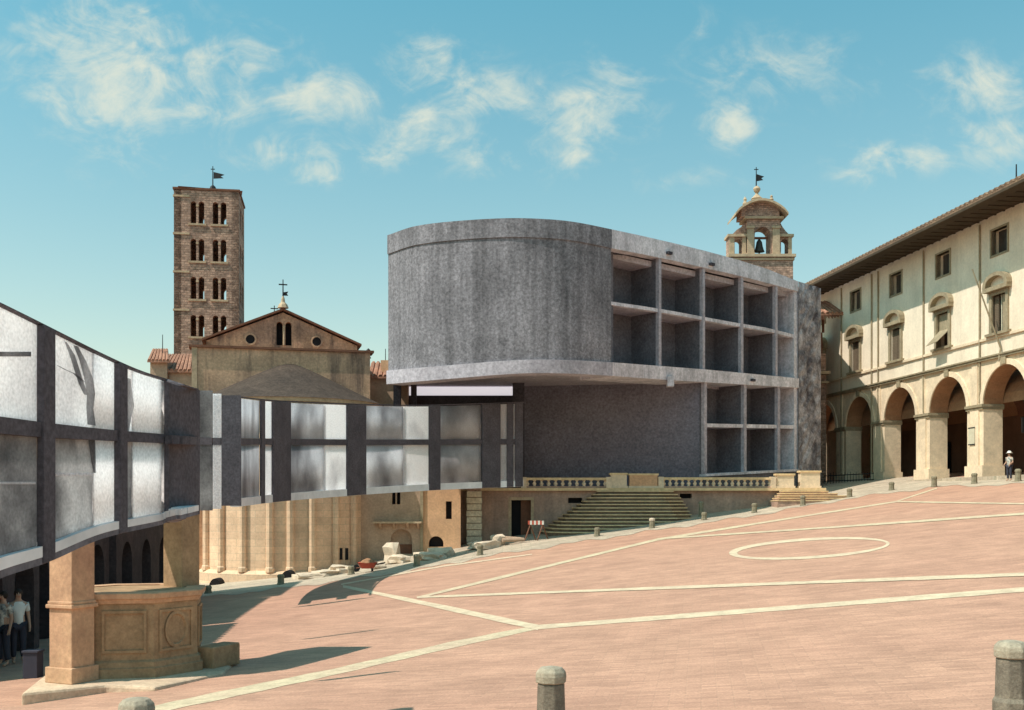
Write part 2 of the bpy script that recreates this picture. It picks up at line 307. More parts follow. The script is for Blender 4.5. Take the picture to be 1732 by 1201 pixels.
def panel_wall(mb, o, e, n, u0, u1, z0, z1, holes, t, back=False, rmb=None, caps=True):
    """upright wall on plan line o+e*u facing n, t thick. holes: (ua,ub,za,zb,'rect'|'arch') where zb is the crown of an arch"""
    o = Vector(o); rmb = rmb or mb
    W = lambda uu, z, d=0: Vector((o.x+e.x*uu-n.x*d, o.y+e.y*uu-n.y*d, z))
    zt = z1 if callable(z1) else (lambda uu: z1)
    us = {u0, u1}; prof = []
    for hi_, (a, b, za, zb, k) in enumerate(holes):
        rm = rmb[hi_] if isinstance(rmb, list) else rmb; r = (b-a)/2
        S = [a+(b-a)*(1-math.cos(math.pi*i/14))/2 for i in range(15)] if k == 'arch' else [a, b]
        us.update(S)
        hf = (lambda x, c=(a+b)/2, r=r, zb=zb: zb-r+math.sqrt(max(0, r*r-(x-c)**2))) if k == 'arch' else (lambda x, zb=zb: zb)
        prof.append((a, b, za, hf))
        for i in range(len(S)-1):
            rm.quad(W(S[i], hf(S[i])), W(S[i+1], hf(S[i+1])), W(S[i+1], hf(S[i+1]), t), W(S[i], hf(S[i]), t))
        mb.quad(W(a, za), W(a, hf(a)), W(a, hf(a), t), W(a, za, t)); mb.quad(W(b, za), W(b, hf(b)), W(b, hf(b), t), W(b, za, t))
        if not isinstance(rmb, list): rm.quad(W(a, za), W(b, za), W(b, za, t), W(a, za, t))
    if callable(z1): us.update([u0+(u1-u0)*i/24 for i in range(25)])
    us = sorted(us); us = [x for i, x in enumerate(us) if i == 0 or x-us[i-1] > 1e-6]
    for i in range(len(us)-1):
        a, b = us[i], us[i+1]; mid = (a+b)/2
        hs = sorted([h for h in prof if h[0] < mid < h[1]], key=lambda h: h[2])
        lo = (z0, z0)
        for h in hs+[None]:
            hi = (h[2], h[2]) if h else (zt(a), zt(b))
            if hi[0] > lo[0]+1e-5 or hi[1] > lo[1]+1e-5:
                for d in ((0, t) if back else (0,)):
                    mb.quad(W(a, lo[0], d), W(b, lo[1], d), W(b, hi[1], d), W(a, hi[0], d))
            if h: lo = (h[3](a), h[3](b))
        if caps: mb.quad(W(a, zt(a)), W(b, zt(b)), W(b, zt(b), t), W(a, zt(a), t))
    if caps:
        for x in (u0, u1): mb.quad(W(x, z0), W(x, zt(x)), W(x, zt(x), t), W(x, z0, t))
    return W
def dup(o, loc=None, parent=None):
    c = o.copy(); C.objects.link(c)
    if parent: c.parent = parent
    if loc is not None: c.location = loc
    for ch in o.children: dup(ch, None, c)
    return c

# ------------------------------------------------------------------ terrain
CP = [(.4, 11.8, -2.72), (5, 11, -2.3), (-5, 10, -2.8), (-7.2, 21, -3.32), (-4.16, 48, -2.6), (6.9, 54, -1.06), (15.1, 57, .05), (20.7, 60, .80),
      (23.4, 55.5, 1.25), (24, 52, 1.25), (.44, 60, -1.45), (9.9, 58, -.55), (16.9, 60, .5), (23.3, 68, 1.72), (-12, 54, -3.55), (-7, 57, -2.9), (22.4, 78, 1.85), (-13, 30, -3.7), (12, 30, -1.25), (19, 36, -.1)]
pl = lambda X, Y: -2.85+.1*X+.016*Y
A = np.array([[p[0], p[1]] for p in CP]); res = np.array([p[2]-pl(p[0], p[1]) for p in CP])
SG = 11.0
D2 = ((A[:, None, :]-A[None, :, :])**2).sum(-1); WT = np.linalg.solve(np.exp(-D2/(2*SG*SG))+np.eye(len(CP))*.08, res)
def ground(X, Y):
    x = min(max(X, -17), 30); y = min(max(Y, 4), 82)
    d = ((A-np.array([x, y]))**2).sum(1); return float(pl(x, y)+(WT*np.exp(-d/(2*SG*SG))).sum())
def gp(px, py, ymax=75):
    """where the line of sight through a pixel of the photograph meets the ground"""
    f = lambda Y: ground((px-CX)/F*Y, Y)-(HZ-py)/F*Y
    y0 = 5; s0 = f(y0); y = y0
    while y < ymax:
        y1 = y+.5
        if f(y1)*s0 <= 0:
            a, b = y, y1
            for _ in range(25):
                c = (a+b)/2
                if f(c)*s0 <= 0: b = c
                else: a = c
            return Vector(((px-CX)/F*a, a, ground((px-CX)/F*a, a)))
        y = y1
    return Vector(((px-CX)/F*ymax, ymax, ground((px-CX)/F*ymax, ymax)))
mb = MB(); xs = np.arange(-45, 50.1, .75); ys = np.arange(-6, 95.1, .75)
mb.v = [(x, y, ground(x, y)) for y in ys for x in xs]; nx = len(xs)
mb.f = [(j*nx+i, j*nx+i+1, (j+1)*nx+i+1, (j+1)*nx+i) for j in range(len(ys)-1) for i in range(nx-1)]
struct(mb.build('piazza', M['brickground'], smooth=True))
mb = MB(); mb.quad((-4000, -4000, -5.6), (4000, -4000, -5.6), (4000, 5000, -5.6), (-4000, 5000, -5.6)); struct(mb.build('ground', M['earth']))
YB = [(300, 1016), (345, 1010), (450, 999), (560, 985), (700, 965), (820, 942), (1000, 914), (1110, 897), (1200, 884), (1300, 868), (1440, 843), (1580, 824), (1760, 818)]
mb = MB(); cols = list(range(300, 1761, 10)); K = 26
for px in cols:
    g0 = gp(px, lin(YB, px)+1.6*math.sin(px*.05)+1.2*math.sin(px*.131)); y1 = 66 if px < 1390 else 33.4*F/(px-608)+3
    x1 = (px-CX)/F*y1
    for k in range(K+1):
        t = k/K; x = g0.x+(x1-g0.x)*t; y = g0.y+(y1-g0.y)*t; mb.v.append((x, y, ground(x, y)+.012))
for i in range(len(cols)-1):
    for k in range(K): a = i*(K+1)+k; mb.f.append((a, a+K+1, a+K+2, a+1))
struct(mb.build('pale_pavement', M['pale_paving'], smooth=True))
def stripe(pts, wpx, m, lift=.03):
    """a stone strip let into the brick: pixel points with half widths in pixels, laid on the terrain"""
    mb = MB(); n = 0; W_ = []
    dense = []
    for i in range(len(pts)-1):
        k = max(2, int(abs(pts[i+1][0]-pts[i][0])/14))
        for j in range(k+(i == len(pts)-2)):
            t = j/k; dense.append((pts[i][0]+(pts[i+1][0]-pts[i][0])*t, pts[i][1]+(pts[i+1][1]-pts[i][1])*t, wpx[i]+(wpx[i+1]-wpx[i])*t))
    for (x, y, h) in dense:
        h *= .74+.10*math.sin(x*.031)*math.sin(x*.047)
        a = gp(x, y-h); b = gp(x, y+h)
        for q in range(4):
            p = a.lerp(b, q/3); mb.v.append((p.x, p.y, ground(p.x, p.y)+lift))
    for i in range(len(dense)-1):
        for q in range(3): a = i*4+q; mb.f.append((a, a+4, a+5, a+1))
    return struct(mb.build('paving_stripe', m))
stripe([(580, 992), (700, 1017), (910, 1062)], [3.2, 4.5, 6.5], M['travertine'], .010)
stripe([(900, 1062), (1200, 1039), (1740, 997)], [5, 5, 5.5], M['travertine'], .008)
stripe([(905, 1062), (760, 1092), (560, 1138), (300, 1192), (240, 1206)], [5, 7, 8, 9, 9], M['worn_travertine'], .006)
stripe([(705, 1011), (1100, 996), (1740, 972)], [2, 3, 4], M['travertine'], .014)
stripe([(708, 1011), (860, 974), (1112, 913), (1330, 878), (1515, 849), (1585, 826)], [2.4, 3, 2.4, 2, 1.5, 1.2], M['worn_travertine'], .012)
stripe([(1112, 912), (1400, 893), (1740, 869)], [1.5, 2, 2.5], M['worn_travertine'], .016)
stripe([(1515, 849), (1740, 853)], [1.2, 1.6], M['worn_travertine'], .018)
stripe([(577, 989), (750, 958), (900, 938)], [1.5, 1.5, 1.2], M['faint_stripe'], .013)
mb = MB(); n = 64
for i in range(n):
    t = 2*math.pi*i/n
    for (rx, ry) in ((136, 17.5), (126 + 4*math.cos(t), 13.2)):
        g = gp(1369+rx*math.cos(t), 928+ry*math.sin(t)-8*math.cos(t)); mb.v.append((g.x, g.y, g.z+.010))
for i in range(n): a = 2*i; b = 2*((i+1) % n); mb.f.append((a, b, b+1, a+1))
struct(mb.build('paving_ring', M['travertine']))

# ------------------------------------------------------------------ big concrete block
bt = thing('concrete_building', 'big grey concrete block with a curved blank wall and an open grid of deep cells', 'building', (5, 62, 1.07))
TOPZ = [(655, 398), (700, 383), (770, 374), (860, 369), (930, 371), (975, 376), (1035, 388), (1130, 409), (1240, 437), (1315, 461), (1350, 476), (1388, 488)]
BOT = [(655, 650), (760, 641), (880, 632), (960, 632), (1035, 636), (1130, 641), (1350, 655)]
A0 = XY(1035, 56.0); A1 = XY(1350, 67.0)
def yfac(px):
    if px <= 1035: return 13.85*F/(HZ-lin(TOPZ, px)) if px > 660 else 13.85*F/(HZ-398)
    k = (px-CX)/F; d = A1-A0; t = (k*A0.y-A0.x)/(d.x-k*d.y); return A0.y+d.y*t
YC = [(x, yfac(x)) for x in (655, 700, 770, 860, 930, 975, 1035)]
def yb_(px): return smo(YC, px) if px < 1035 else yfac(px)
def bp(px): return XY(px, yb_(px))
nb = Vector(((A1-A0).y, -(A1-A0).x)).normalized()
BZT = 1.07
# curved wall, in one thick sheet
pxs = list(np.linspace(655, 1035, 40)); mb = MB()
front = [bp(p) for p in pxs]
def curve_slab(mb, pxs, ytop, ybot, off, d):
    pts = []
    for i, p in enumerate(pxs):
        a = bp(pxs[max(0, i-1)]); b = bp(pxs[min(len(pxs)-1, i+1)]); t = (b-a).normalized(); nn = Vector((t.y, -t.x))
        c = bp(p); Y = c.y; zt, zb = zz(ytop(p), Y), zz(ybot(p), Y); q = c+nn*off; r = c+nn*(off-d)
        pts.append([(q.x, q.y, zb), (q.x, q.y, zt), (r.x, r.y, zt), (r.x, r.y, zb)])
    for i in range(len(pts)-1):
        for k in range(4): mb.quad(pts[i][k], pts[i+1][k], pts[i+1][(k+1) % 4], pts[i][(k+1) % 4])
    mb.quad(*pts[0]); mb.quad(*pts[-1])
T_ = lambda p: smo(TOPZ, p); Bt = lambda p: smo(BOT, p)
curve_slab(mb, pxs, lambda p: T_(p)+30, lambda p: Bt(p)-22, -.06, .8); mb.build('curved_wall', M['conc'], bt, True)
mb = MB(); curve_slab(mb, pxs, T_, lambda p: T_(p)+32, 0, 1); mb.build('parapet_band', M['conc'], bt, True)
mb = MB(); curve_slab(mb, pxs, lambda p: Bt(p)-23, Bt, .05, 1); mb.build('base_band', M['conc_mid'], bt, True)
# body mass behind: roof slab, soffit, rear walls
E1 = bp(1350); E2 = XY(1388, 69.3); Rb = XY(1384, 78); Lb = XY(676, 75)
inner = [bp(p)+Vector((0, .9)) for p in pxs]
roofp = [Vector(p) for p in inner]+[A0-nb*.6, E1-nb*.6, E2-nb*.6, Rb, Lb]
zroof = 13.2
mb = MB(); mb.prism([(p.x, p.y) for p in roofp], zroof-.3, zroof); mb.build('roof', M['conc_mid'], bt)
mb = MB(); mb.prism([(p.x, p.y) for p in [Vector(q) for q in inner]+[A0-nb*.8, E1-nb*2.4, Rb, Lb]], 6.95, 7.2); mb.build('soffit', M['conc_mid'], bt)
mb = MB()
def upr(mb, a, b, z0, z1, d=.4):
    t = (Vector(b)-Vector(a)).normalized(); mb.slab(a, b, (z0, z1), (z0, z1), d, Vector((t.y, -t.x)))
upr(mb, Rb, Lb, BZT, zroof); upr(mb, Lb, XY(664, 58.8), 6.9, zroof); mb.build('rear_wall', M['conc'], bt)
# grid: bands, slabs, fins, recessed backs
G = {'band_b': [(1035, 420), (1118, 436), (1192, 453), (1257, 468), (1315, 483), (1350, 493)], 'mid': [(1035, 511), (1118, 523), (1192, 537), (1257, 549), (1315, 558), (1350, 568)],
     'low_t': [(1035, 613), (1192, 625), (1350, 640)], 'low_b': [(1035, 636), (1130, 643), (1350, 656)], 'lmid': [(1192, 718), (1350, 721)], 'base': [(1192, 806), (1350, 797)]}
g = lambda k, p: lin(G[k], p)
def fslab(mb, pa, pb, ta, ba, tb, bb, d, off=0):
    a, b = bp(pa), bp(pb); mb.slab(a, b, (zz(ba, a.y), zz(ta, a.y)), (zz(bb, b.y), zz(tb, b.y)), d, nb, off)
def seg(mb, pa, pb, kt, kb, d, off=0, n=6, et=0, eb=0):
    for i in range(n):
        a = pa+(pb-pa)*i/n; b = pa+(pb-pa)*(i+1)/n
        fslab(mb, a, b, kt(a)+et, kb(a)+eb, kt(b)+et, kb(b)+eb, d, off)
mb = MB(); seg(mb, 1035, 1350, T_, lambda p: g('band_b', p), .6); mb.build('top_band', M['conc_light'], bt)
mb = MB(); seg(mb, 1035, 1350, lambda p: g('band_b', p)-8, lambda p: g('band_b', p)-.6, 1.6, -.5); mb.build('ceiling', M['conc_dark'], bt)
mb = MB(); seg(mb, 1035, 1350, lambda p: g('low_t', p), lambda p: g('low_b', p), 2.3, .05); mb.build('middle_band', M['conc_light'], bt)
mb = MB(); seg(mb, 1037, 1349, lambda p: g('mid', p)-1.8, lambda p: g('mid', p)+4, .3, -.12); fs_ = mb.build('floor_slab', M['conc_light'], bt)
mb = MB(); seg(mb, 1037, 1349, lambda p: g('mid', p)-1.6, lambda p: g('mid', p)+3.7, 1.9, -.421); mb.build('deck', M['conc_mid'], fs_)
mb = MB(); seg(mb, 1197, 1349, lambda p: g('lmid', p)-2, lambda p: g('lmid', p)+4, .3, -.12); fs_ = mb.build('floor_slab', M['conc_light'], bt)
mb = MB(); seg(mb, 1197, 1349, lambda p: g('lmid', p)-1.8, lambda p: g('lmid', p)+3.7, 1.9, -.421); mb.build('deck', M['conc_mid'], fs_)
mb = MB(); seg(mb, 1193, 1352, lambda p: g('base', p)-4, lambda p: g('base', p), 2.3, .03); mb.build('plinth', M['conc_light'], bt)
mb = MB(); seg(mb, 1193, 1352, lambda p: g('base', p), lambda p: 858-BZT*F/yb_(p), 2.2, -.1); mb.build('foundation', M['conc_cell'], bt)
def fin(p, h, kt, kb, eb):
    mb = MB(); fslab(mb, p-h, p+h, kt(p-h), kb(p-h)+eb, kt(p+h), kb(p+h)+eb, .22, -.06); f_ = mb.build('fin', M['conc_mid'], bt)
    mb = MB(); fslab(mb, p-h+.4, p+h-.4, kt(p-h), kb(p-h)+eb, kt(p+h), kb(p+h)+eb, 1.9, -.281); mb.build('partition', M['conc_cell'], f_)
for p in (1118, 1192, 1257, 1315): fin(p, 2.3*(2177-p)/1142, lambda q: g('band_b', q), lambda q: g('low_t', q), 0)
for p in (1195, 1262, 1319): fin(p, 2.2, lambda q: g('low_b', q), lambda q: g('base', q), -4)
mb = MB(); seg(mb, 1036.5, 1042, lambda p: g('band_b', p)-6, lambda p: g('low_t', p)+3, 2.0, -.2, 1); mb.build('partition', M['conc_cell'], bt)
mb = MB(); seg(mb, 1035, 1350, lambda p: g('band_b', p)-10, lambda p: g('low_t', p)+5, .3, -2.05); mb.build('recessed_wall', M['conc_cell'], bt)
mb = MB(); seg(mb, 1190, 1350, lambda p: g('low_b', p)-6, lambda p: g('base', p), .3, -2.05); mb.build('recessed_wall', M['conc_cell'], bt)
mb = MB(); fslab(mb, 1345, 1352, g('band_b', 1347)-2, g('base', 1347), g('band_b', 1352)-2, g('base', 1352), 2.4, -.08); mb.build('fin', M['conc_light'], bt)
# drips and bracket under the middle band
mb = MB(); a = bp(1133); mb.box((a.x, a.y-.1, zz(646, a.y)), (.35, .5, .55)); mb.build('bracket', M['conc_light'], bt)
for px, py in ((1047, 406), (1130, 428), (1202, 447), (1052, 623), (1271, 643)):
    mb = MB(); a = bp(px)+nb*.10; q = P(px, py, a.y); mb.box((a.x, a.y, q.z), (.34, .16, .14), math.atan2((A1-A0).y, (A1-A0).x)); mb.build('drain_spout', M['conc_dark'], bt)
# rough end
mb = MB(); nE = Vector(((E2-E1).y, -(E2-E1).x)).normalized(); nv, nh = 40, 10
rr = random.Random(3); gridp = []
for j in range(nv+1):
    for i in range(nh+1):
        px = 1350+38*i/nh; c = E1.lerp(E2, i/nh); zt = zz(lin(TOPZ, px), c.y); z = BZT+(zt-BZT)*j/nv
        o_ = (rr.random()-.3)*.16 if 0 < i < nh else 0; q = c+nE*(o_+.02); gridp.append((q.x, q.y, z))
mb.v = gridp[:]; mb.f = [(j*(nh+1)+i, j*(nh+1)+i+1, (j+1)*(nh+1)+i+1, (j+1)*(nh+1)+i) for j in range(nv) for i in range(nh)]
mb.slab(E2-nE*.02, Rb, (BZT, zz(488, 69.3)), (BZT, 13.2), .5, Vector((1, 0)))
mb.slab(E1, E2, (BZT, zroof), (BZT, zroof), 1.5, nE, -.6)
mb.build('rough_end_wall', M['rough'], bt)
# shaded recess below the overhang
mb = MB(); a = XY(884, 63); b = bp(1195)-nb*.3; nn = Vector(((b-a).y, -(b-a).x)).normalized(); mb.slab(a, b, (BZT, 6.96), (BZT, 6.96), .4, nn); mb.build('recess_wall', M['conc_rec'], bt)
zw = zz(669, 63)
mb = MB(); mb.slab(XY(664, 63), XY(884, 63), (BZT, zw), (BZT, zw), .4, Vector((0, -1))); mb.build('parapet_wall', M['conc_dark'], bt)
mb = MB(); mb.slab(XY(664, 63.2), XY(886, 63.2), (zw, 6.94), (zw, 6.94), .15, Vector((0, -1))); mb.build('glow_strip', M['strip_glow'], bt)  # glowing strip added to brighten the gap under the soffit
for px, wd, Y in ((672, 12, 61), (700, 9, 62), (877, 20, 61.5)):
    mb = MB(); a = XY(px, Y); mb.box((a.x, Y, (BZT+6.95)/2), (wd*Y/F, .4, 6.93-BZT)); mb.build('column', M['conc_dark'], bt)

# ------------------------------------------------------------------ ribbon gallery
rt = thing('glazed_gallery', 'curving raised gallery of dark grey fins and frosted white panes in two tiers', 'gallery', (-6, 30, -1))
RY = [(-60, 9.3), (0, 10), (75, 10.7), (165, 11.7), (270, 13.2), (331, 14.2), (350, 20), (373, 27), (407, 34.5), (450, 40.5), (520, 45.5), (600, 49.5), (680, 52.6), (740, 54.4), (820, 56.2), (885, 57)]
RT = [(-60, 487), (0, 515), (75, 552), (165, 597), (230, 626), (280, 642), (340, 660), (450, 676), (600, 683), (700, 685), (760, 684), (885, 680)]
RB = [(-60, 1002), (0, 976), (75, 951), (165, 912), (270, 887), (340, 868), (450, 851), (600, 838), (740, 829), (885, 823)]
RM = [(-60, 714), (0, 719), (75, 727), (200, 737), (280, 742), (340, 746), (450, 747), (600, 748), (885, 747)]
rp = lambda p: XY(p, smo(RY, p))
def rn(pa, pb):
    t = (rp(pb)-rp(pa)).normalized(); return Vector((t.y, -t.x))
def rslab(mb, pa, pb, top, bot, d, off=0, n=1):
    """top, bot: functions of the pixel column giving a pixel row"""
    for i in range(n):
        a = pa+(pb-pa)*i/n; b = pa+(pb-pa)*(i+1)/n; A_, B_ = rp(a), rp(b)
        mb.slab(A_, B_, (zz(bot(a), A_.y), zz(top(a), A_.y)), (zz(bot(b), B_.y), zz(top(b), B_.y)), d, rn(a, b), off)
ft = lambda p: smo(RT, p); fb = lambda p: smo(RB, p); fm = lambda p: smo(RM, p); hw = lambda p: 16*12.8/smo(RY, p)*(1 if p < 250 else 1.25)
wd = lambda p: (fb(p)-ft(p))
def rsheet(mb, pa, pb, top, bot, d, off=0, dep=0, n=8):
    """one continuous sheet along the gallery, bowed back by dep towards its right hand edge"""
    Q = []
    for i in range(n+1):
        t = i/n; p = pa+(pb-pa)*t; A_ = rp(p); nn = rn(pa, pb); f_ = A_+nn*(off-dep*t*t); g_ = f_-nn*d; z0, z1 = zz(bot(p), A_.y), zz(top(p), A_.y)
        Q.append([(f_.x, f_.y, z0), (f_.x, f_.y, z1), (g_.x, g_.y, z1), (g_.x, g_.y, z0)])
    k0 = len(mb.v); mb.v += [v_ for q in Q for v_ in q]
    for i in range(n):
        for k in range(4): mb.f.append((k0+4*i+k, k0+4*i+4+k, k0+4*i+4+(k+1) % 4, k0+4*i+(k+1) % 4))
    mb.f += [(k0, k0+1, k0+2, k0+3), (k0+4*n, k0+4*n+1, k0+4*n+2, k0+4*n+3)]
for (a, b, n_, d_, h_) in ((-60, 331, 30, .08, 1.8), (402, 885, 40, .08, 1.8)):
    mb = MB(); rsheet(mb, a, b, lambda p: ft(p)-.3, lambda p: ft(p)-.3+h_, d_, .04, 0, n_); mb.build('top_rail' if d_ > .02 else 'tie_rod', M['conc_post'], rt)
for (a, b, n_) in ((-60, 331, 30), (402, 880, 40)):
    mb = MB(); rslab(mb, a, b, lambda p: fm(p)-.03*wd(p), lambda p: fm(p)+.032*wd(p), .22, .03, n_); mb.build('middle_rail', M['conc_post'], rt)
mb = MB(); rslab(mb, -60, 331, lambda p: fb(p)-.03*wd(p), fb, .18, .04, 40); mb.build('bottom_ledge', M['conc_cell'], rt)
mb = MB(); rslab(mb, 402, 885, lambda p: fb(p)-.075*wd(p), fb, .25, .03, 40); mb.build('bottom_ledge', M['sill_white'], rt)
mb = MB(); rslab(mb, -60, 331, lambda p: fb(p)-.075*wd(p), lambda p: fb(p)-.03*wd(p), .2, .045, 40); mb.build('sill', M['sill_white'], rt)
# (from, to, kind): d dark fin, f milky turned panel, w clear frosted pane
SEGS = [(-60, 65, 'w'), (65, 85, 'd'), (85, 160, 'w'), (160, 195, 'f'), (195, 208, 'd'), (208, 226, 'w'), (226, 278, 'f'), (278, 331, 'd'), (331, 358, 'g'), (358, 373, 'w'), (373, 407, 'd'),
        (407, 440, 'f'), (440, 446, 'd'), (446, 460, 'w'), (460, 490, 'd'), (490, 550, 'f'), (550, 586, 'w'), (586, 618, 'd'), (618, 684, 'f'), (684, 725, 'w'), (725, 744, 'd'),
        (744, 815, 'f'), (815, 846, 'd'), (846, 857, 'w'), (857, 868, 'd'), (868, 871, 'w'), (871, 884, 'd')]
for (a, b, k) in SEGS:
    if 330 < a < 400:        # where the gallery turns away it opens into separate louvres turned square to the piazza
        Ym = smo(RY, (a+b)/2+(8 if k == 'd' else 0)); A_, B_ = XY(a-.5, Ym), XY(b+.5, Ym)
        for tier in ((0, 1) if k != 'd' else (2,)):
            t_ = zz(ft(a)+2.6, Ym) if tier != 1 else zz(fm(a)+.02*wd(a), Ym); b_ = zz(fb(b)-1, Ym) if tier != 0 else zz(fm(a)-.02*wd(a), Ym)
            mb = MB(); mb.slab(A_, B_, (b_, t_), (b_, t_), .05, Vector((0, -1))); mb.build({'d': 'fin', 'w': 'pane', 'g': 'pane'}[k], {'d': M['conc_post'], 'w': M['pane'], 'g': M['pane_grey']}[k], rt)
        if k != 'd': mb = MB(); mb.slab(A_, B_, (zz(fm(a)+.03*wd(a), Ym), zz(fm(a)-.03*wd(a), Ym)), (zz(fm(b)+.03*wd(b), Ym), zz(fm(b)-.03*wd(b), Ym)), .07, Vector((0, -1)), .01); mb.build('middle_rail', M['conc_post'], rt)
    elif k == 'd':
        mb = MB(); rslab(mb, a, b, lambda p: ft(p)+2, lambda p: fb(p)-.002*wd(p), .16 if b-a > 25 else .08, .06, 1); mb.build('fin', M['conc_post'], rt, bevel=.01)
    else:
        for tier in (0, 1):
            t_ = (lambda p: ft(p)+2.6) if tier == 0 else (lambda p: fm(p)+.033*wd(p))
            b_ = (lambda p: fm(p)-.031*wd(p)) if tier == 0 else (lambda p: fb(p)-.076*wd(p))
            mm = M['pane'] if k == 'w' or b < 280 else M['pane_fin']
            if k == 'w' and tier == 1 and b < 240: mm = M['pane_grey']
            if k == 'g': mm = M['pane_grey']
            if k == 'w':
                mb = MB(); rsheet(mb, a-.8, b+.8, t_, b_, .03, -.02, 0, max(2, int((b-a)/8))); mb.build('pane', mm, rt)
            else:       # a sheet bowed backwards towards its right hand edge
                mb = MB(); rsheet(mb, a-.5, b+(2.5 if b < 450 else .8), t_, b_, .04, -.015, 0 if b < 300 else .07, 10)
                mb.build('curved_panel', mm, rt, True)
# pale lintel lines and tree motifs in the glass of the near panes
def motif(pts, parent):
    mb = MB(); prev = None
    for (x, y, h) in pts:
        c = rp(x-h)+rn(x-1, x+1)*.0; d = rp(x+h)+rn(x-1, x+1)*.0; z = zz(y, rp(x).y)
        cur = ((c.x, c.y, z), (d.x, d.y, z))
        if prev: mb.quad(prev[0], prev[1], cur[1], cur[0])
        prev = cur
    return mb
tm = [[(128, 585, 4), (140, 610, 6), (150, 640, 8), (154, 665, 7), (152, 690, 6), (155, 719, 7)], [(155, 742, 6), (158, 780, 4), (160, 800, 2)], [(111, 578, 2), (122, 600, 5), (130, 625, 5), (138, 650, 5), (146, 668, 4)],
      [(218, 640, 3), (216, 660, 7), (218, 685, 9), (216, 705, 6), (213, 730, 5)], [(97, 618, 2), (112, 626, 3), (126, 632, 3), (140, 645, 4)]]
for t in tm: motif(t, rt).build('tree_motif', M['motif'], rt)
for (xa, xb, ya, yb2) in ((-50, 52, 595, 603), (-50, 60, 815, 819), (92, 158, 800, 805)):
    mb = MB(); rslab(mb, xa, xb, lambda p: ya, lambda p: yb2, .012, .004, 6); mb.build('horizon_motif', M['motif'] if ya < 700 else M['pane'], rt)

# ------------------------------------------------------------------ church
ct = thing('church', 'brown stone church seen from behind with rounded apse, streaked choir wall and low gable', 'church', (-12.2, 59, -3.4))
nC = Vector((CHE.y, -CHE.x))
def frame(pxl, Yl, pxr):
    """plan line from the left pixel at depth Yl running along the church's width to the right pixel; returns origin and length"""
    o = XY(pxl, Yl); k = (pxr-CX)/F; t = (k*o.y-o.x)/(CHE.x-k*CHE.y); return o, t
o, Lc = frame(326, 57.6, 626)
zc = zz(587, 57.6)
mb = MB(); panel_wall(mb, o, CHE, nC, 0, Lc, -4, zc, [], 1.0, True); mb.build('choir_wall', M['choir'], ct)
mb = MB(); mb.slab(o-CHE*.2, o+CHE*(Lc+.2), (zc, zc+.12), (zc, zc+.12), 1.25, nC, .14); mb.build('cornice', M['wood'], ct)
mb = MB(); mb.slab(o-CHE*.05, o+CHE*.22, (-4, zc-.003), (-4, zc-.003), .3, nC, .06); mb.build('corner_pilaster', M['stone_trim'], ct)
# roof slope from the choir back to the gable
og, Lg = frame(349, 64, 604)
ze = zz(576, 64); zp = zz(531, 65.5)
mb = MB(); mb.quad(*[(p.x, p.y, z) for p, z in ((o+CHE*.1-nC*.8, zc+.1), (o+CHE*(Lc-.1)-nC*.8, zc+.1), (og+CHE*(Lg)+nC*.1, zc+.35), (og+nC*.1, zc+.35))]); mb.build('choir_roof', M['tile'], ct)
gt = lambda u_: ze+(zp-ze)*(1-abs(u_-Lg/2)/(Lg/2))
mb = MB(); hb = Lg*.505
panel_wall(mb, og, CHE, nC, 0, Lg, 3, gt, [(hb-.42, hb-.06, zz(588, 66), zz(549, 66), 'arch'), (hb+.10, hb+.46, zz(588, 66), zz(549, 66), 'arch')], .8, True); mb.build('gable_wall', M['nave'], ct)
mb = MB(); q = og+CHE*hb-nC*.5; mb.slab(q-CHE*.8, q+CHE*.8, (zz(592, 66), zz(545, 66)), (zz(592, 66), zz(545, 66)), .05, nC); bf = mb.build('window', M['dark_hole'], ct)
mb = MB(); q = og+CHE*(hb+.02)+nC*.02; mb.tube((q.x, q.y, zz(588, 66)), (q.x, q.y, zz(556, 66)), .07); mb.build('colonnette', M['stone_trim'], bf)
for pu in (.285, .725):
    q = og+CHE*Lg*pu+nC*.02; mb = MB(); mb.tube((q.x, q.y, zz(580, 66)), (q.x-nC.x*.3, q.y-nC.y*.3, zz(580, 66)), .26, .26, 16); rw = mb.build('round_window', M['dark_hole'], ct)
    mb = MB()
    for i in range(18):
        a, b = 2*math.pi*i/18, 2*math.pi*(i+1)/18; f_ = lambda t, r: (q.x+nC.x*.06+CHE.x*r*math.cos(t), q.y+nC.y*.06+CHE.y*r*math.cos(t), zz(580, 66)+r*math.sin(t))
        mb.quad(f_(a, .26), f_(b, .26), f_(b, .36), f_(a, .36))
    mb.build('surround', M['choir'], rw)
mb = MB()
for s in (-1, 1):
    for i in range(1):
        a = og+CHE*(Lg/2+s*(Lg/2+.25)); b = og+CHE*(Lg/2)
        za, zb = ze-.02, zp+.12
        for (p, q_) in ((a, b),):
            mb.slab(p, q_, (za, za+.12), (zb, zb+.12), 14, nC, .2)
mb.build('roof', M['wood'], ct)
mb = MB(); mb.slab(og, og-nC*14, (0, ze-.05), (0, ze-.05), .5, -CHE); mb.slab(og+CHE*Lg-nC*.0, og+CHE*Lg-nC*14, (0, ze-.05), (0, ze-.05), .5, CHE); mb.build('nave_wall', M['choir'], ct)
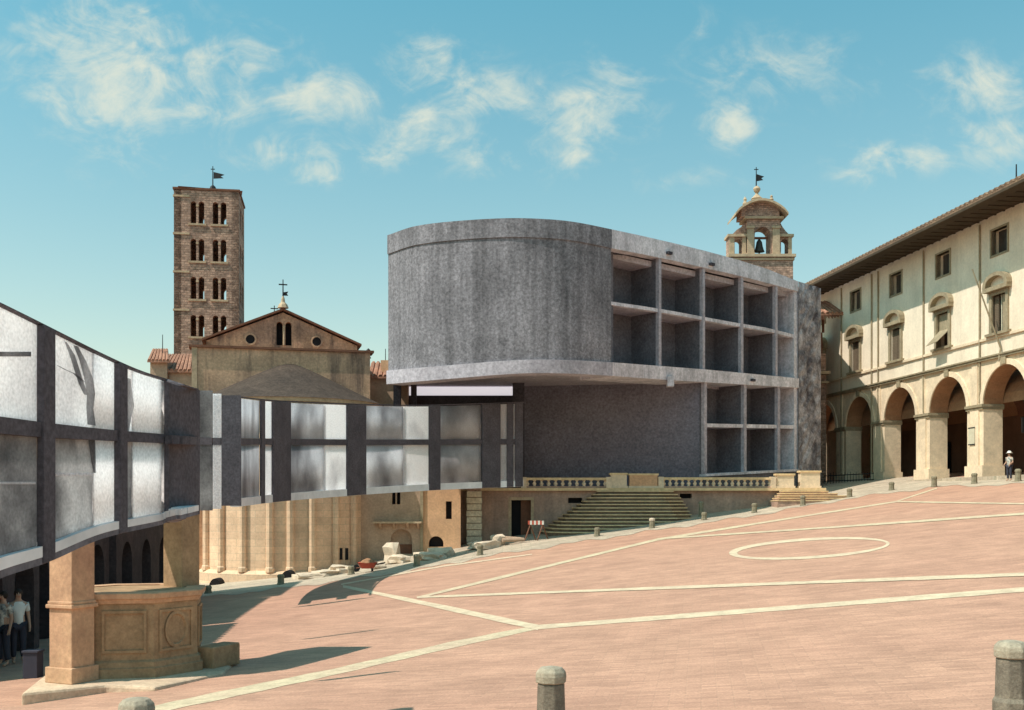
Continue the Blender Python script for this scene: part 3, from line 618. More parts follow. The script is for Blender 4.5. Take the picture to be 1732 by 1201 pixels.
# crosses
pk = og+CHE*Lg/2+nC*.1
mb = MB(); mb.lathe((pk.x, pk.y, zp+.25), [(.34, 0), (.26, .2), (.12, .35), (.1, .55), (.05, .7)], 8); mb.build('finial', M['stone_trim'], ct)
mb = MB(); z0 = zp+.9; zt = zz(476, 65.5); mb.tube((pk.x, pk.y, z0), (pk.x, pk.y, zt), .045, .03, 6); mb.box((pk.x, pk.y, zt-.3), (.5, .05, .07), .27); mb.extr([(pk.x+.04, pk.y, zt-.75), (pk.x+.3, pk.y+.05, zt-.7), (pk.x+.22, pk.y+.05, zt-.83), (pk.x+.3, pk.y+.05, zt-.95), (pk.x+.04, pk.y, zt-.95)], (0, .03, 0)); mb.build('iron_cross', M['iron'], ct)
mb = MB(); q = P(464, 530, 67); mb.tube(q, (q.x, q.y, zz(517, 67)), .03, .03, 6); mb.box((q.x, q.y, zz(522, 67)), (.45, .04, .06), .27); mb.build('iron_cross', M['iron'], ct)
# apse
AC = Vector((-12.05, 59.4)); AR = 4.5
a0, a1 = math.pi*1.0+R(14), 2*math.pi+R(14)
ztop = zz(681, 55)
mb = MB(); mb.lathe((AC.x, AC.y, 0), [(AR+.3, -4.4), (AR+.3, -3.35), (AR+.12, -3.22), (AR, -3.18), (AR, ztop)], 60, 0, a0, a1); mb.build('apse_wall', M['apse'], ct, False)
mb = MB(); mb.lathe((AC.x, AC.y, 0), [(AR, ztop-.5), (AR+.25, ztop-.35), (AR+.3, ztop), (AR+.5, ztop+.05), (AR+.55, ztop+.25), (AR+.1, ztop+.3)], 60, 0, a0, a1)
for i in range(58):
    t = a0+(a1-a0)*(i+.5)/58; mb.box((AC.x+(AR+.36)*math.cos(t), AC.y+(AR+.36)*math.sin(t), ztop-.14), (.3, .13, .2), t)
mb.build('apse_cornice', M['stone_trim'], ct)
mb = MB(); mb.lathe((AC.x, AC.y, 0), [(AR+.62, ztop+.24), (AR*.74, ztop+.24+.33*(zz(611, 59)-ztop)), (AR*.36, ztop+.12+.70*(zz(611, 59)-ztop)), (.25, zz(611, 59)), (.02, zz(610, 59))], 72, 0, a0, a1); mb.build('apse_roof', M['lead_roof'], ct, True)
for px in (352, 377, 412, 457, 491, 527, 566, 596, 616):
    k = (px-CX)/F   # angle where the line of sight touches the wall
    best = min([a0+(a1-a0)*i/400 for i in range(401)], key=lambda t: abs((AC.x+AR*math.cos(t))/(AC.y+AR*math.sin(t))-k)+(0 if math.sin(t) < .2 else 9))
    q = (AC.x+(AR+.09)*math.cos(best), AC.y+(AR+.09)*math.sin(best)); mb = MB()
    mb.lathe((q[0], q[1], 0), [(.24, -3.25), (.24, -3.05), (.19, -2.98), (.19, -2.9), (.19, ztop-.9), (.22, ztop-.6), (.24, ztop-.45)], 8); mb.build('half_column', M['apse'], ct, False)
for px in (576, 586):
    k = (px-CX)/F; best = min([a0+(a1-a0)*i/400 for i in range(401)], key=lambda t: abs((AC.x+AR*math.cos(t))/(AC.y+AR*math.sin(t))-k)+(0 if math.sin(t) < .2 else 9))
    q = Vector((AC.x+(AR+.015)*math.cos(best), AC.y+(AR+.015)*math.sin(best))); mb = MB(); mb.box((q.x, q.y, zz(937, q.y)), (.09, .17, .6), best); mb.build('window', M['dark_hole'], ct)
for px, py in ((372, 985), (492, 972)):
    q = P(px, py, 54.0 if px > 400 else 54.9); mb = MB()
    for_ = [(q.x+.30*math.cos(t), q.y-.95+.0, q.z-.25+.5*math.sin(t)) for t in np.linspace(0, math.pi, 12)]; mb.extr(for_, (0, .9, 0)); mb.build('crypt_window', M['dark_hole'], ct)
# bell tower of the church
tt = thing('bell_tower', 'tall square rubble stone bell tower with four rows of paired arched windows', 'tower', (-18.9, 70, -3))
CHE0, nC0 = CHE, nC; CHE = Vector((math.cos(R(9)), math.sin(R(9)))); nC = Vector((CHE.y, -CHE.x))
o, Lt = frame(294, 69, 404); zt = zz(320, 69)
holes = []; rows = [(344, 381), (407, 444), (471, 508), (535, 571)]; wins = []
for (ya, yb2) in rows:
    for c0 in (.36, .70):
        c = Lt*c0; za, zb = zz(yb2, 69.7), zz(ya, 69.7)
        holes += [(c-.42, c-.07, za, zb, 'arch'), (c+.07, c+.42, za, zb, 'arch')]; wins.append((c, za, zb))
mb = MB(); panel_wall(mb, o, CHE, nC, 0, Lt, -3.5, zt, holes, .45, False)
for e_, s in ((o+CHE*.0, 0), (o+CHE*Lt, 1)):
    panel_wall(mb, e_, -nC, (CHE if s else -CHE), 0, Lt, -3.5, zt, [(Lt*c0-.4, Lt*c0+.4, zz(r[1], 69.7), zz(r[0], 69.7), 'arch') for r in rows for c0 in (.33, .67)], .45, False)
panel_wall(mb, o-nC*Lt, CHE, -nC, 0, Lt, -3.5, zt, [(Lt*c0-.1, Lt*c0+.42, zz(r[1], 69.7), zz(r[0], 69.7), 'arch') for r in rows for c0 in (.36, .70)], .45, False)
mb.build('shaft', M['tower'], tt)
for (c, za, zb) in wins:
    q = o+CHE*c+nC*.02; mb = MB(); mb.slab(q-CHE*.55, q+CHE*.55, (za-.14, za-.02), (za-.14, za-.02), .35, nC, .06); wsill = mb.build('window', M['stone_trim'], tt)
    p_ = q-nC*.12; mb = MB(); mb.tube((p_.x, p_.y, za), (p_.x, p_.y, zb-.2), .055, .05, 8); mb.box((p_.x, p_.y, zb-.28), (.16, .3, .12), R(9)); mb.build('colonnette', M['stone_trim'], wsill)
for (ya, yb2) in rows:
    z = zz(yb2+14, 69.7); q0 = o; mb = MB()
for i in range(4):
    z = zz(rows[i][0]-8, 69.7)
    mb = MB(); mb.slab(o-CHE*.05, o+CHE*Lt*.24, (z-.06, z+.06), (z-.06, z+.06), .2, nC, .05); mb.build('string_course', M['stone_trim'], tt)
mb = MB(); c = o+CHE*Lt/2-nC*Lt/2
mb.box((c.x, c.y, zt+.08), (Lt+.14, Lt+.14, .12), R(9)); mb.build('cornice', M['wood'], tt)
mb = MB(); mb.lathe((c.x, c.y, zt+.16), [(Lt*.70, 0), (Lt*.1, .35), (.05, .45)], 4, R(16+45)); mb.build('roof', M['tile'], tt)
for k in range(4):
    mb = MB(); z = zz(rows[k][1]+4, 69.7); mb.box((c.x, c.y, z-.1), (Lt-.9, Lt-.9, .12), R(9)); mb.build('floor', M['wood'], tt)
q = P(358, 318, 71); mb = MB(); mb.tube((q.x, c.y, zt+.3), (q.x, c.y, zz(279, 71)), .05, .03, 6); mb.lathe((q.x, c.y, zt+.65), [(.02, -.25), (.18, -.15), (.22, 0), (.18, .15), (.02, .3)], 8)
mb.box((q.x, c.y, zz(284, 71)), (.26, .04, .05)); z = zz(296, 71)
mb.extr([(q.x+.05, c.y, z+.28), (q.x+.55, c.y, z+.16), (q.x+.75, c.y, z+.1), (q.x+.5, c.y, z), (q.x+.7, c.y, z-.12), (q.x+.05, c.y, z-.15)], (0, .04, 0)); mb.build('weather_vane', M['iron'], tt)
# low tiled houses beside the church
def tile_roof(mb, a, b, c, d, n=14):
    """roof sheet a-b eaves, d-c ridge, with rows of raised barrel tiles running up it"""
    a, b, c, d = map(Vector, (a, b, c, d)); up = Vector((0, 0, .12)); mb.hexa([a, b, c, d, a+up, b+up, c+up, d+up])
    for i in range(n):
        t = (i+.5)/n; mb.tube(a.lerp(b, t)+up, d.lerp(c, t)+up, .5*(b-a).length/n*.8, None, 6)
CHE, nC = CHE0, nC0
hl = thing('low_house', 'low house with red barrel tile roof left of the church tower base', 'house', (-18.5, 62, -3))
mb = MB(); a = P(262, 630, 61.5); b = P(331, 630, 61.5); mb.box(((a.x+b.x)/2, 64, a.z/2-1.6), (b.x-a.x, 5, a.z+3.2)); mb.build('wall', M['greywall'], hl)
mb = MB(); tile_roof(mb, P(258, 630, 61.3), P(331, 630, 61.3), P(331, 604, 65), P(280, 604, 65), 10); mb.build('roof', M['tile'], hl)
mb = MB(); a = P(252, 614, 61.2); b = P(284, 614, 61.2); mb.box(((a.x+b.x)/2, 62.0, a.z-.7), (b.x-a.x-.1, 1.5, 1.6)); mb.build('dormer', M['greywall'], hl)
mb = MB(); tile_roof(mb, P(249, 613, 61), P(287, 613, 61), P(284, 595, 62.6), P(258, 595, 62.6), 6); mb.build('dormer_roof', M['tile'], hl)
mb = MB(); q = P(275, 600, 62); mb.tube(q, (q.x, q.y, zz(566, 62)), .03, .02, 6); mb.build('antenna', M['iron'], hl)
hr = thing('low_house', 'low house with tiled roof and pink chimney between church and concrete block', 'house', (-7, 63, -3))
mb = MB(); a = P(624, 640, 62.5); b = P(690, 640, 62.5); mb.box(((a.x+b.x)/2, 65, a.z/2-1.6), (b.x-a.x, 5, a.z+3.2)); mb.build('wall', M['greywall'], hr)
mb = MB(); tile_roof(mb, P(622, 640, 62.3), P(690, 640, 62.3), P(690, 617, 66), P(628, 617, 66), 8); mb.build('roof', M['tile'], hr)
mb = MB(); q = P(653, 640, 63.5); mb.box((q.x, q.y, zz(625, 63.5)), (.55, .6, 1.0)); mb.lathe((q.x, q.y, zz(613, 63.5)-.14), [(.4, 0), (.34, .14), (.1, .2)], 4, R(45)); mb.build('chimney', M['house'], hr)
mb = MB(); q = P(652, 612, 63.5); mb.tube(q, (q.x, q.y, zz(590, 63.5)), .025, .02, 6); mb.build('antenna', M['iron'], hr)
mb = MB(); q = P(623, 600, 60.8); mb.lathe((q.x, q.y, q.z-.2), [(.16, 0), (.1, .12), (.2, .28), (.12, .45), (.02, .55)], 8); mb.build('finial', M['iron'], ct)

# ------------------------------------------------------------------ palace wing and terrace
pt_ = thing('palace_wing', 'house wall, left part toned grey as shade, with small balcony and rounded doorway beside the apse', 'house', (-5, 57.5, -2.5))
O = XY(600, 57.6); EX = Vector((1, 0)); NF = Vector((0, -1)); pu = lambda px, Y=57.6: (px-600)/F*Y
zt = zz(702, 57.6); zh = lambda y: zz(y, 57.6)
mb = MB(); panel_wall(mb, O, EX, NF, 0, pu(714), -4, zt, [(pu(663), pu(669), zh(853), zh(832), 'rect'), (pu(671), pu(677), zh(853), zh(832), 'rect'), (pu(661), pu(697), zh(937), zh(895), 'arch')], .45, True); mb.build('wall', M['greywall'], pt_)  # left part of one wall, its shade put into the grey colour
mb = MB(); panel_wall(mb, O, EX, NF, pu(714), pu(779), -4, zt, [(pu(754), pu(764), zh(878), zh(848), 'rect'), (pu(725), pu(750), zh(925), zh(907), 'arch')], .45, True); mb.build('wall', M['house'], pt_)  # same wall, sunlit part given a warmer, lighter colour
for a, b, y1, y2 in ((660, 680, 856, 828), (752, 766, 880, 846), (722, 752, 927, 905)):
    mb = MB(); mb.slab(XY(a, 57.6), XY(b, 57.6), (zh(y1), zh(y2)), (zh(y1), zh(y2)), .05, NF, -.3); mb.build('window', M['dark_hole'], pt_)
mb = MB(); mb.slab(XY(659, 57.6), XY(699, 57.6), (zh(940), zh(893)), (zh(940), zh(893)), .05, NF, -.35); d_ = mb.build('door', M['greywall'], pt_)
mb = MB(); mb.slab(XY(662, 57.6), XY(696, 57.6), (zh(940), zh(921)), (zh(940), zh(921)), .05, NF, -.28); mb.build('panel', M['wood'], d_)
mb = MB(); mb.slab(XY(632, 57.6), XY(714, 57.6), (zh(885), zh(882)), (zh(885), zh(882)), .6, NF, .55); bl = mb.build('balcony', M['stone_trim'], pt_)
for px in (642, 665, 688, 706): mb = MB(); mb.extr([Vector((XY(px, 57.6).x, 57.6, zh(885))), Vector((XY(px, 57.6).x, 57.15, zh(885))), Vector((XY(px, 57.6).x, 57.6, zh(895)))], (.12, 0, 0)); mb.build('bracket', M['greywall'], bl)
mb = MB(); mb.slab(XY(711, 57.6), XY(716, 57.6), (-4, zt), (-4, zt), .2, NF, .1); mb.build('downpipe', M['loggia_trim'], pt_)
mb = MB(); mb.box((O.x+pu(690), 60, zt+.05), (pu(779), 5, .12)); mb.build('roof', M['tile'], pt_)
tw = thing('terrace', 'long stone terrace wall with yellow cornice and doorway under the concrete block', 'terrace', (5, 60, -1))
YT = 60.0; ZT = zz(825.5, YT); U = lambda px: (px-775)/F*YT; O = XY(775, YT); zh = lambda y: zz(y, YT)
mb = MB(); panel_wall(mb, O, EX, NF, 0, U(1395), -4, ZT-.15, [(U(865), U(898), -2.2, zh(846), 'rect'), (U(961), U(985), zh(851), zh(842), 'rect'), (U(1150), U(1170), zh(843), zh(835), 'rect')], .5, True); mb.build('wall', M['terrace'], tw)
mb = MB(); mb.slab(XY(770, YT), XY(1395, YT), (ZT-.15, ZT), (ZT-.15, ZT), 1.0, NF, .28); mb.build('cornice', M['trim_yellow'], tw)
mb = MB(); mb.prism([(XY(770, YT).x, YT+.72), (XY(1395, YT).x, YT+.72), (24, 82), (-6, 82)], ZT-.3, ZT-.02); mb.build('floor', M['pale_paving'], tw)
for a, b, y1, y2 in ((860, 904, 925, 842), (958, 988, 853, 840), (1147, 1173, 846, 833)): mb = MB(); mb.slab(XY(a, YT), XY(b, YT), (zh(y1), zh(y2)), (zh(y1), zh(y2)), .05, NF, -.42); mb.build('dark_opening', M['dark_hole'], tw)
mb = MB(); mb.slab(XY(881, YT), XY(898, YT), (-2.2, zh(846)), (-2.2, zh(846)), .06, NF, -.3); mb.build('door', M['wood'], tw, label='half open reddish wooden door')
mb = MB()
for a, b, y1, y2 in ((860, 865, 905, 842), (898, 903, 905, 842)): mb.slab(XY(a, YT), XY(b, YT), (-2.2, zh(y2)), (-2.2, zh(y2)), .2, NF, .05)
mb.slab(XY(860, YT), XY(903, YT), (zh(846), zh(841)), (zh(846), zh(841)), .2, NF, .06); mb.build('door_frame', M['stone_trim'], tw)
# rusticated whitish corner piers
for px0, px1, lab in ((764, 778, 'narrow rusticated whitish corner pier left of terrace'), (789, 815, 'broad rusticated whitish corner pier below terrace cornice')):
    q = thing('corner_pier', lab, 'pier', P((px0+px1)/2, 925, 59.2), 'whitish corner piers')
    for i in range(10):
        z0 = -2.6+i*(ZT-.17+2.6)/10; mb = MB(); rr = .04 if i % 2 else 0
        a, b = XY(px0, 59.2), XY(px1, 59.2); mb.box(((a.x+b.x)/2, 59.45, z0+(ZT+2.43)/20), (b.x-a.x-rr, .95-rr, (ZT+2.43)/10-.035)); mb.build('block', M['white_stone'], q, bevel=.02)
    mb = MB(); a, b = XY(px0, 59.2), XY(px1, 59.2); mb.box(((a.x+b.x)/2, 59.5, -.75), (b.x-a.x-.12, .8, 3.6)); mb.build('core', M['terrace'], q)
# balustrades
def baluster_mesh(x, y, z0, h):
    mb = MB(); mb.lathe((x, y, z0), [(.10, 0), (.10, .06*h), (.06, .1*h), (.075, .2*h), (.12, .38*h), (.09, .55*h), (.05, .72*h), (.06, .85*h), (.10, .92*h), (.10, h)], 8); return mb
def balustrade(pxa, pxb, n, lab, ytop):
    q = thing('balustrade', lab, 'balustrade', (XY((pxa+pxb)/2, YT).x, YT+.1, ZT), 'balustrades on the terrace'); zt_ = zz(ytop, YT)
    mb = MB(); mb.slab(XY(pxa, YT), XY(pxb, YT), (zt_-.13, zt_), (zt_-.13, zt_), .36, NF, .04); mb.build('rail', M['trim_yellow'], q)
    mb = MB(); mb.slab(XY(pxa, YT), XY(pxb, YT), (ZT+.002, ZT+.10), (ZT+.002, ZT+.10), .36, NF, .04); mb.build('base_rail', M['terrace'], q)
    for i in range(n):
        x = XY(pxa+(pxb-pxa)*(i+.5)/n, YT).x; baluster_mesh(x, YT+.14, ZT+.10, zt_-.13-ZT-.10).build('baluster', M['loggia_stone'], q, True)
    for px in (pxa, pxb):
        mb = MB(); x = XY(px, YT).x; mb.box((x, YT+.14, (ZT+zt_)/2+.02), (.3, .42, zt_-ZT+.03)); mb.build('post', M['loggia_stone'], q)
balustrade(886, 1030, 12, 'yellowish stone balustrade left of the broad stair, under the dark recess', 808)
balustrade(1118, 1308, 18, 'yellowish stone balustrade right of the broad stair, under the cells', 807.5)
for a, b, yt, lab in ((1031, 1062, 800, 'narrow stone pedestal at the left side of the stair head'), (1063, 1114, 801, 'wide plain stone block closing the stair head'), (1312, 1345, 801, 'stone pedestal at the right end of the right hand balustrade'), (1352, 1389, 796, 'stone pedestal below the rough end of the concrete block')):
    q = thing('pedestal', lab, 'pedestal', (XY((a+b)/2, YT).x, YT+.2, ZT)); zt_ = zz(yt, YT); x = XY((a+b)/2, YT).x; w_ = (b-a)/F*YT
    mb = MB(); mb.box((x, YT+.25, (ZT+zt_)/2), (w_-.12, .5, zt_-ZT-.2)); mb.build('block', M['house' if a == 1063 else 'loggia_stone'], q)
    mb = MB(); mb.box((x, YT+.25, ZT+.06), (w_, .6, .11)); mb.build('foot', M['loggia_stone'], q); mb = MB(); mb.box((x, YT+.25, zt_-.05), (w_, .6, .1)); mb.build('cap', M['trim_yellow'], q)
# stairs
st = thing('staircase', 'broad fan shaped stone stair of thirteen steps rising to the terrace', 'stairs', (XY(1055, 58).x, 58, -1.2))
NS = 13; zb0 = -1.25
for i in range(NS):
    t = i/(NS-1); z1 = ZT-.16-(i)*(ZT-.16+1.45)/NS
    xl = XY(1012-96*t**1.0, 58.5-1.8*t).x; xr = XY(1146+50*t**.75, 58.5-1.8*t).x; yf = 59.2-3.4*t; m_ = []
    pts = [(xl, 59.98), (xl+.05+.35*t, yf+.5+.6*t), (xl+.9+.5*t, yf+.06), (xr-.9-.5*t, yf+.06), (xr-.05-.35*t, yf+.5+.6*t), (xr, 59.98)]
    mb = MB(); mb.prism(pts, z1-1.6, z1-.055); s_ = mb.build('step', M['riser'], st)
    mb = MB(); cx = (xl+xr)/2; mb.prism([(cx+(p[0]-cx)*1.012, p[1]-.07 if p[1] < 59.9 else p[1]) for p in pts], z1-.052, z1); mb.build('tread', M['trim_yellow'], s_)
s2 = thing('staircase', 'small flight of low wide steps at the right end of the terrace', 'stairs', (XY(1350, 59).x, 59, .3))
for i in range(5):
    t = i/4; z1 = ZT-.16-i*.13; a = XY(1316-4*i, YT).x; b = XY(1395, YT).x+.4*i; mb = MB(); mb.prism([(a, 59.7), (a, 59.35-.35*i), (b, 59.35-.35*i), (b, 59.7)], z1-1.2, z1-.05); s_ = mb.build('step', M['terrace'], s2)
    mb = MB(); mb.prism([(a-.02, 59.69), (a-.02, 59.31-.35*i), (b+.02, 59.31-.35*i), (b+.02, 59.69)], z1-.047, z1); mb.build('tread', M['trim_yellow'], s_)

# ------------------------------------------------------------------ arcaded palace
lg = thing('arcaded_palace', 'long cream palace with round arches below, hooded windows and deep dark eaves', 'palace', (25, 60, 1.8))
K0 = 33.5
def lo(Y, out=0): return Vector((K0+TH*Y, Y))+EN*out
uY = lambda Y: (Y-40)/ED.y       # distance along the front from Y = 40
O = lo(40); U0, U1 = uY(36), uY(84.5)
AY = [68.05+5.55*k for k in range(-5, 3)]
ZB = 1.3; ZA = 7.42; ZC = 7.95; ZS = 8.95; ZE = 15.42
holes = [(uY(y)-2.0, uY(y)+2.0, ZB-.2, ZA, 'arch') for y in AY]
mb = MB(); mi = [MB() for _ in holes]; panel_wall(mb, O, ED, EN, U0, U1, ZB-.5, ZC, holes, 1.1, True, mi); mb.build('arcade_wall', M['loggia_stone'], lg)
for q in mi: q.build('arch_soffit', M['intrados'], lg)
mb = MB()
for k in range(2):
    pass
wy = [y+.5 for y in AY]
holes = []
for y in wy: holes += [(uY(y)-.62, uY(y)+.62, ZS+.22, 11.15, 'rect'), (uY(y)-.72, uY(y)+.72, 13.3, 14.6, 'rect')]
mb = MB(); panel_wall(mb, O, ED, EN, U0, U1, ZC, ZE, holes, .5, False); mb.build('wall', M['loggia'], lg)
mb = MB(); mb.slab(O+ED*U0, O+ED*U1, (ZC-.12, ZC), (ZC-.12, ZC), .3, EN, .16); mb.slab(O+ED*U0, O+ED*U1, (ZC, ZC+.08), (ZC, ZC+.08), .3, EN, .22); mb.build('cornice', M['loggia_trim'], lg)
mb = MB(); mb.slab(O+ED*U0, O+ED*U1, (ZS-.06, ZS+.08), (ZS-.06, ZS+.08), .3, EN, .10); mb.build('string_course', M['loggia_stone'], lg)
# archivolts
for y in AY:
    mb = MB(); c = uY(y); n_ = 24; zc_ = ZA-2.0
    W2 = lambda u_, z, d: (O.x+ED.x*u_+EN.x*d, O.y+ED.y*u_+EN.y*d, z)
    for i in range(n_):
        t0, t1 = math.pi*i/n_, math.pi*(i+1)/n_; ring = []
        for t in (t0, t1): ring.append([W2(c+r_*math.cos(t), zc_+r_*math.sin(t), d) for r_, d in ((2.0, 0), (2.0, .07), (2.3, .07), (2.3, 0))])
        for k in range(1, 4): mb.quad(ring[0][k-1], ring[1][k-1], ring[1][k], ring[0][k])
    mb.build('archivolt', M['loggia_trim' if False else 'loggia_stone'], lg)
    mb = MB(); q = O+ED*c; mb.slab(q-ED*.22, q+ED*.22, (ZA+.02, ZC-.12), (ZA+.02, ZC-.12), .2, EN, .14); mb.build('keystone', M['loggia_trim'], lg)
# piers: pilaster strips, imposts and bases
for i in range(len(AY)-1):
    c = uY((AY[i]+AY[i+1])/2); q = O+ED*c; zi = ZA-2.0
    mb = MB(); mb.slab(q-ED*.86, q+ED*.86, (zi-.02, zi+.12), (zi-.02, zi+.12), 1.3, EN, .14); mb.slab(q-ED*.83, q+ED*.83, (zi-.16, zi-.02), (zi-.16, zi-.02), 1.26, EN, .08); mb.build('impost', M['loggia_trim'], lg)
    mb = MB(); mb.slab(q-ED*.42, q+ED*.42, (ZB-.4, zi-.18), (ZB-.4, zi-.18), .3, EN, .07); mb.build('pilaster', M['loggia_stone'], lg)
    mb = MB(); mb.slab(q-ED*.28, q+ED*.28, (zi+.14, ZC-.13), (zi+.14, ZC-.13), .3, EN, .05); mb.build('panel_strip', M['loggia_stone'], lg)
    mb = MB(); mb.slab(q-ED*.88, q+ED*.88, (ZB-.5, 2.25), (ZB-.5, 2.25), 1.3, EN, .12); mb.build('pier_base', M['loggia_stone'], lg)
# corridor behind
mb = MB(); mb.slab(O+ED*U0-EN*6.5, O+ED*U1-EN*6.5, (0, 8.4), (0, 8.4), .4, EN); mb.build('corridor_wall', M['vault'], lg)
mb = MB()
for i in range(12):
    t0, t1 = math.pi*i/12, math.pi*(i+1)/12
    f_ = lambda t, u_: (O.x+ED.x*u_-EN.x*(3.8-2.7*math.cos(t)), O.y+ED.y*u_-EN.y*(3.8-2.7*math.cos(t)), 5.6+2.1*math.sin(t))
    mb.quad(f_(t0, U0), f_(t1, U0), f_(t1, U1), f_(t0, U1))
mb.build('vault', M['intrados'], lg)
for i in range(len(AY)-1):
    c = uY((AY[i]+AY[i+1])/2); mb = MB()
    for k in range(12):
        t0, t1 = math.pi*k/12, math.pi*(k+1)/12; ring = []
        for t in (t0, t1):
            dd = 3.8-2.6*math.cos(t); z = 5.5+1.95*math.sin(t); ring.append([(O.x+ED.x*(c+s*.45)-EN.x*dd, O.y+ED.y*(c+s*.45)-EN.y*dd, z) for s in (-1, 1)])
        mb.quad(ring[0][0], ring[0][1], ring[1][1], ring[1][0])
    mb.build('rib', M['wood'], lg)
mb = MB(); mb.slab(O+ED*U0+EN*.6, O+ED*U1+EN*.6, (ZB-2, 1.62), (ZB-2, 1.62), 7.1, EN); mb.build('floor', M['pale_paving'], lg)
for y in AY[1:-1]:
    c = uY(y+.7); q = O+ED*c-EN*6.45; mb = MB(); mb.slab(q-ED*.9, q+ED*.9, (1.6, 4.4), (1.6, 4.4), .1, EN, .08); mb.build('shop_door', M['dark_hole'], lg)
# windows
for i, y in enumerate(wy):
    c = O+ED*uY(y)
    mb = MB()
    for a, b, z0, z1 in ((-.86, -.62, ZS+.09, 11.35), (.62, .86, ZS+.09, 11.35), (-.62, .62, 11.15, 11.35)): mb.slab(c+ED*a, c+ED*b, (z0, z1), (z0, z1), .3, EN, .09)
    wf = mb.build('window', M['loggia_trim'], lg)
    mb = MB(); mb.slab(c-ED*1.05, c+ED*1.05, (ZS+.08, ZS+.22), (ZS+.08, ZS+.22), .5, EN, .22); mb.build('sill', M['loggia_trim'], wf)
    mb = MB(); mb.slab(c-ED*1.1, c+ED*1.1, (11.36, 11.58), (11.36, 11.58), .5, EN, .32); arc = []
    for k in range(13): t = math.pi*k/12; arc.append((1.12*math.cos(t), 11.58+.72*math.sin(t)**.8 if 0 < k < 12 else 11.58))
    for k in range(12):
        (u0_, z0_), (u1_, z1_) = arc[k], arc[k+1]; m0 = (u0_*.78, 11.58+(z0_-11.58)*.72); m1 = (u1_*.78, 11.58+(z1_-11.58)*.72)
        pr = [W2(uY(y)+a, z, d) for (a, z) in ((u0_, z0_), (u1_, z1_), m1, m0) for d in (.32,)]
        pb = [W2(uY(y)+a, z, 0) for (a, z) in ((u0_, z0_), (u1_, z1_), m1, m0)]
        mb.hexa(pr+pb)
    mb.build('pediment', M['loggia_trim'], wf)
    near = y < 60
    mb = MB(); mb.slab(c-ED*.62, c+ED*.62, (ZS+.22, 11.15), (ZS+.22, 11.15), .05, EN, -.42); mb.build('pane', M['glass'], wf)
    if not near and abs(y-62.95+.1) > .6:
        for s in (-1, 1):
            mb = MB(); mb.slab(c+ED*(s*.31-.295), c+ED*(s*.31+.295), (ZS+.25, 11.12), (ZS+.25, 11.12), .05, EN, -.1); mb.build('shutter', M['shutter'], wf)
    elif near:
        mb = MB(); mb.slab(c-ED*.60, c-ED*.12, (ZS+.25, 11.12), (ZS+.25, 11.12), .05, EN, -.1); mb.build('shutter', M['loggia_trim'], wf)
        mb = MB(); mb.slab(c+ED*.25, c+ED*.6, (ZS+.25, 11.12), (ZS+.25, 11.12), .05, EN, -.1); mb.build('shutter', M['shutter'], wf)
        mb = MB(); mb.slab(c+ED*.05, c+ED*.12, (ZS+.22, 11.15), (ZS+.22, 11.15), .08, EN, -.16); mb.build('mullion', M['notice'], wf)
    else:
        mb = MB()
        a, b = c-ED*.6, c+ED*.6; mb.slab(a, b, (10.2, 11.12), (10.2, 11.12), .05, EN, -.1)
        mb.hexa([(*(a+EN*-.1), 10.2), (*(b+EN*-.1), 10.2), (*(b+EN*-.15), 10.2), (*(a+EN*-.15), 10.2)][::-1]+[(*(a+EN*.75), 9.4), (*(b+EN*.75), 9.3), (*(b+EN*.70), 9.3), (*(a+EN*.70), 9.4)][::-1]); mb.build('shutter', M['loggia_trim'], wf, label='shutter propped out over the sill')
    mb = MB()
    for a, b, z0, z1 in ((-.84, -.72, 13.2, 14.7), (.72, .84, 13.2, 14.7), (-.72, .72, 14.6, 14.7), (-.72, .72, 13.2, 13.3)): mb.slab(c+ED*a, c+ED*b, (z0, z1), (z0, z1), .3, EN, .05)
    uw = mb.build('window', M['intrados' if False else 'loggia_trim'], lg, label='small square attic window')
    mb = MB(); mb.slab(c-ED*.72, c+ED*.72, (13.3, 14.6), (13.3, 14.6), .05, EN, -.4); mb.build('pane', M['glass'], uw)
for Y in (76.2, 71.7, 70.8, 65.1, 59.2, 53.0):
    q = lo(Y, .07); mb = MB(); mb.tube((q.x, q.y, 5.6 if Y < 71 else 2.2), (q.x, q.y, ZE-.2), .05, None, 6); mb.build('downpipe', M['loggia_trim'], lg)
# eaves: boards, rafters, gutter, tiles
OV = 2.0
mb = MB(); mb.slab(O+ED*U0, O+ED*(U1+.5), (ZE, ZE+.06), (ZE, ZE+.06), 1.5+OV, EN, OV); ev = mb.build('eaves', M['eave_wood'], lg)
mb = MB()
for i in range(int((U1-U0)/.8)):
    q = O+ED*(U0+.4+i*.8); mb.slab(q-ED*.06, q+ED*.06, (ZE-.05, ZE), (ZE-.05, ZE), OV-.6, EN, OV-.6)
rf_ = mb.build('rafter', M['eave_wood'], ev); rf_['kind'] = 'stuff'
mb = MB(); mb.slab(O+ED*U0, O+ED*(U1+.55), (ZE-.05, ZE+.09), (ZE-.05, ZE+.09), .14, EN, OV+.15); mb.build('gutter', M['eave_wood'], ev)
mb = MB(); a, b = O+ED*U0+EN*(OV+.1), O+ED*(U1+.5)+EN*(OV+.1); c_, d_ = b-EN*9, a-EN*9
tile_roof(mb, (a.x, a.y, ZE+.06), (b.x, b.y, ZE+.06), (c_.x, c_.y, ZE+2.6), (d_.x, d_.y, ZE+2.6), 110); mb.build('roof', M['tile_dark'], lg)
mb = MB(); e_ = O+ED*U1; mb.slab(e_, e_-EN*8, (0, ZE), (0, ZE), .3, ED); e2 = O+ED*U0; mb.slab(e2, e2-EN*8, (0, ZE), (0, ZE), .3, -ED); e3 = O-EN*8; mb.slab(e3+ED*U0, e3+ED*U1, (0, ZE+2), (0, ZE+2), .3, EN); mb.build('end_wall', M['loggia'], lg)
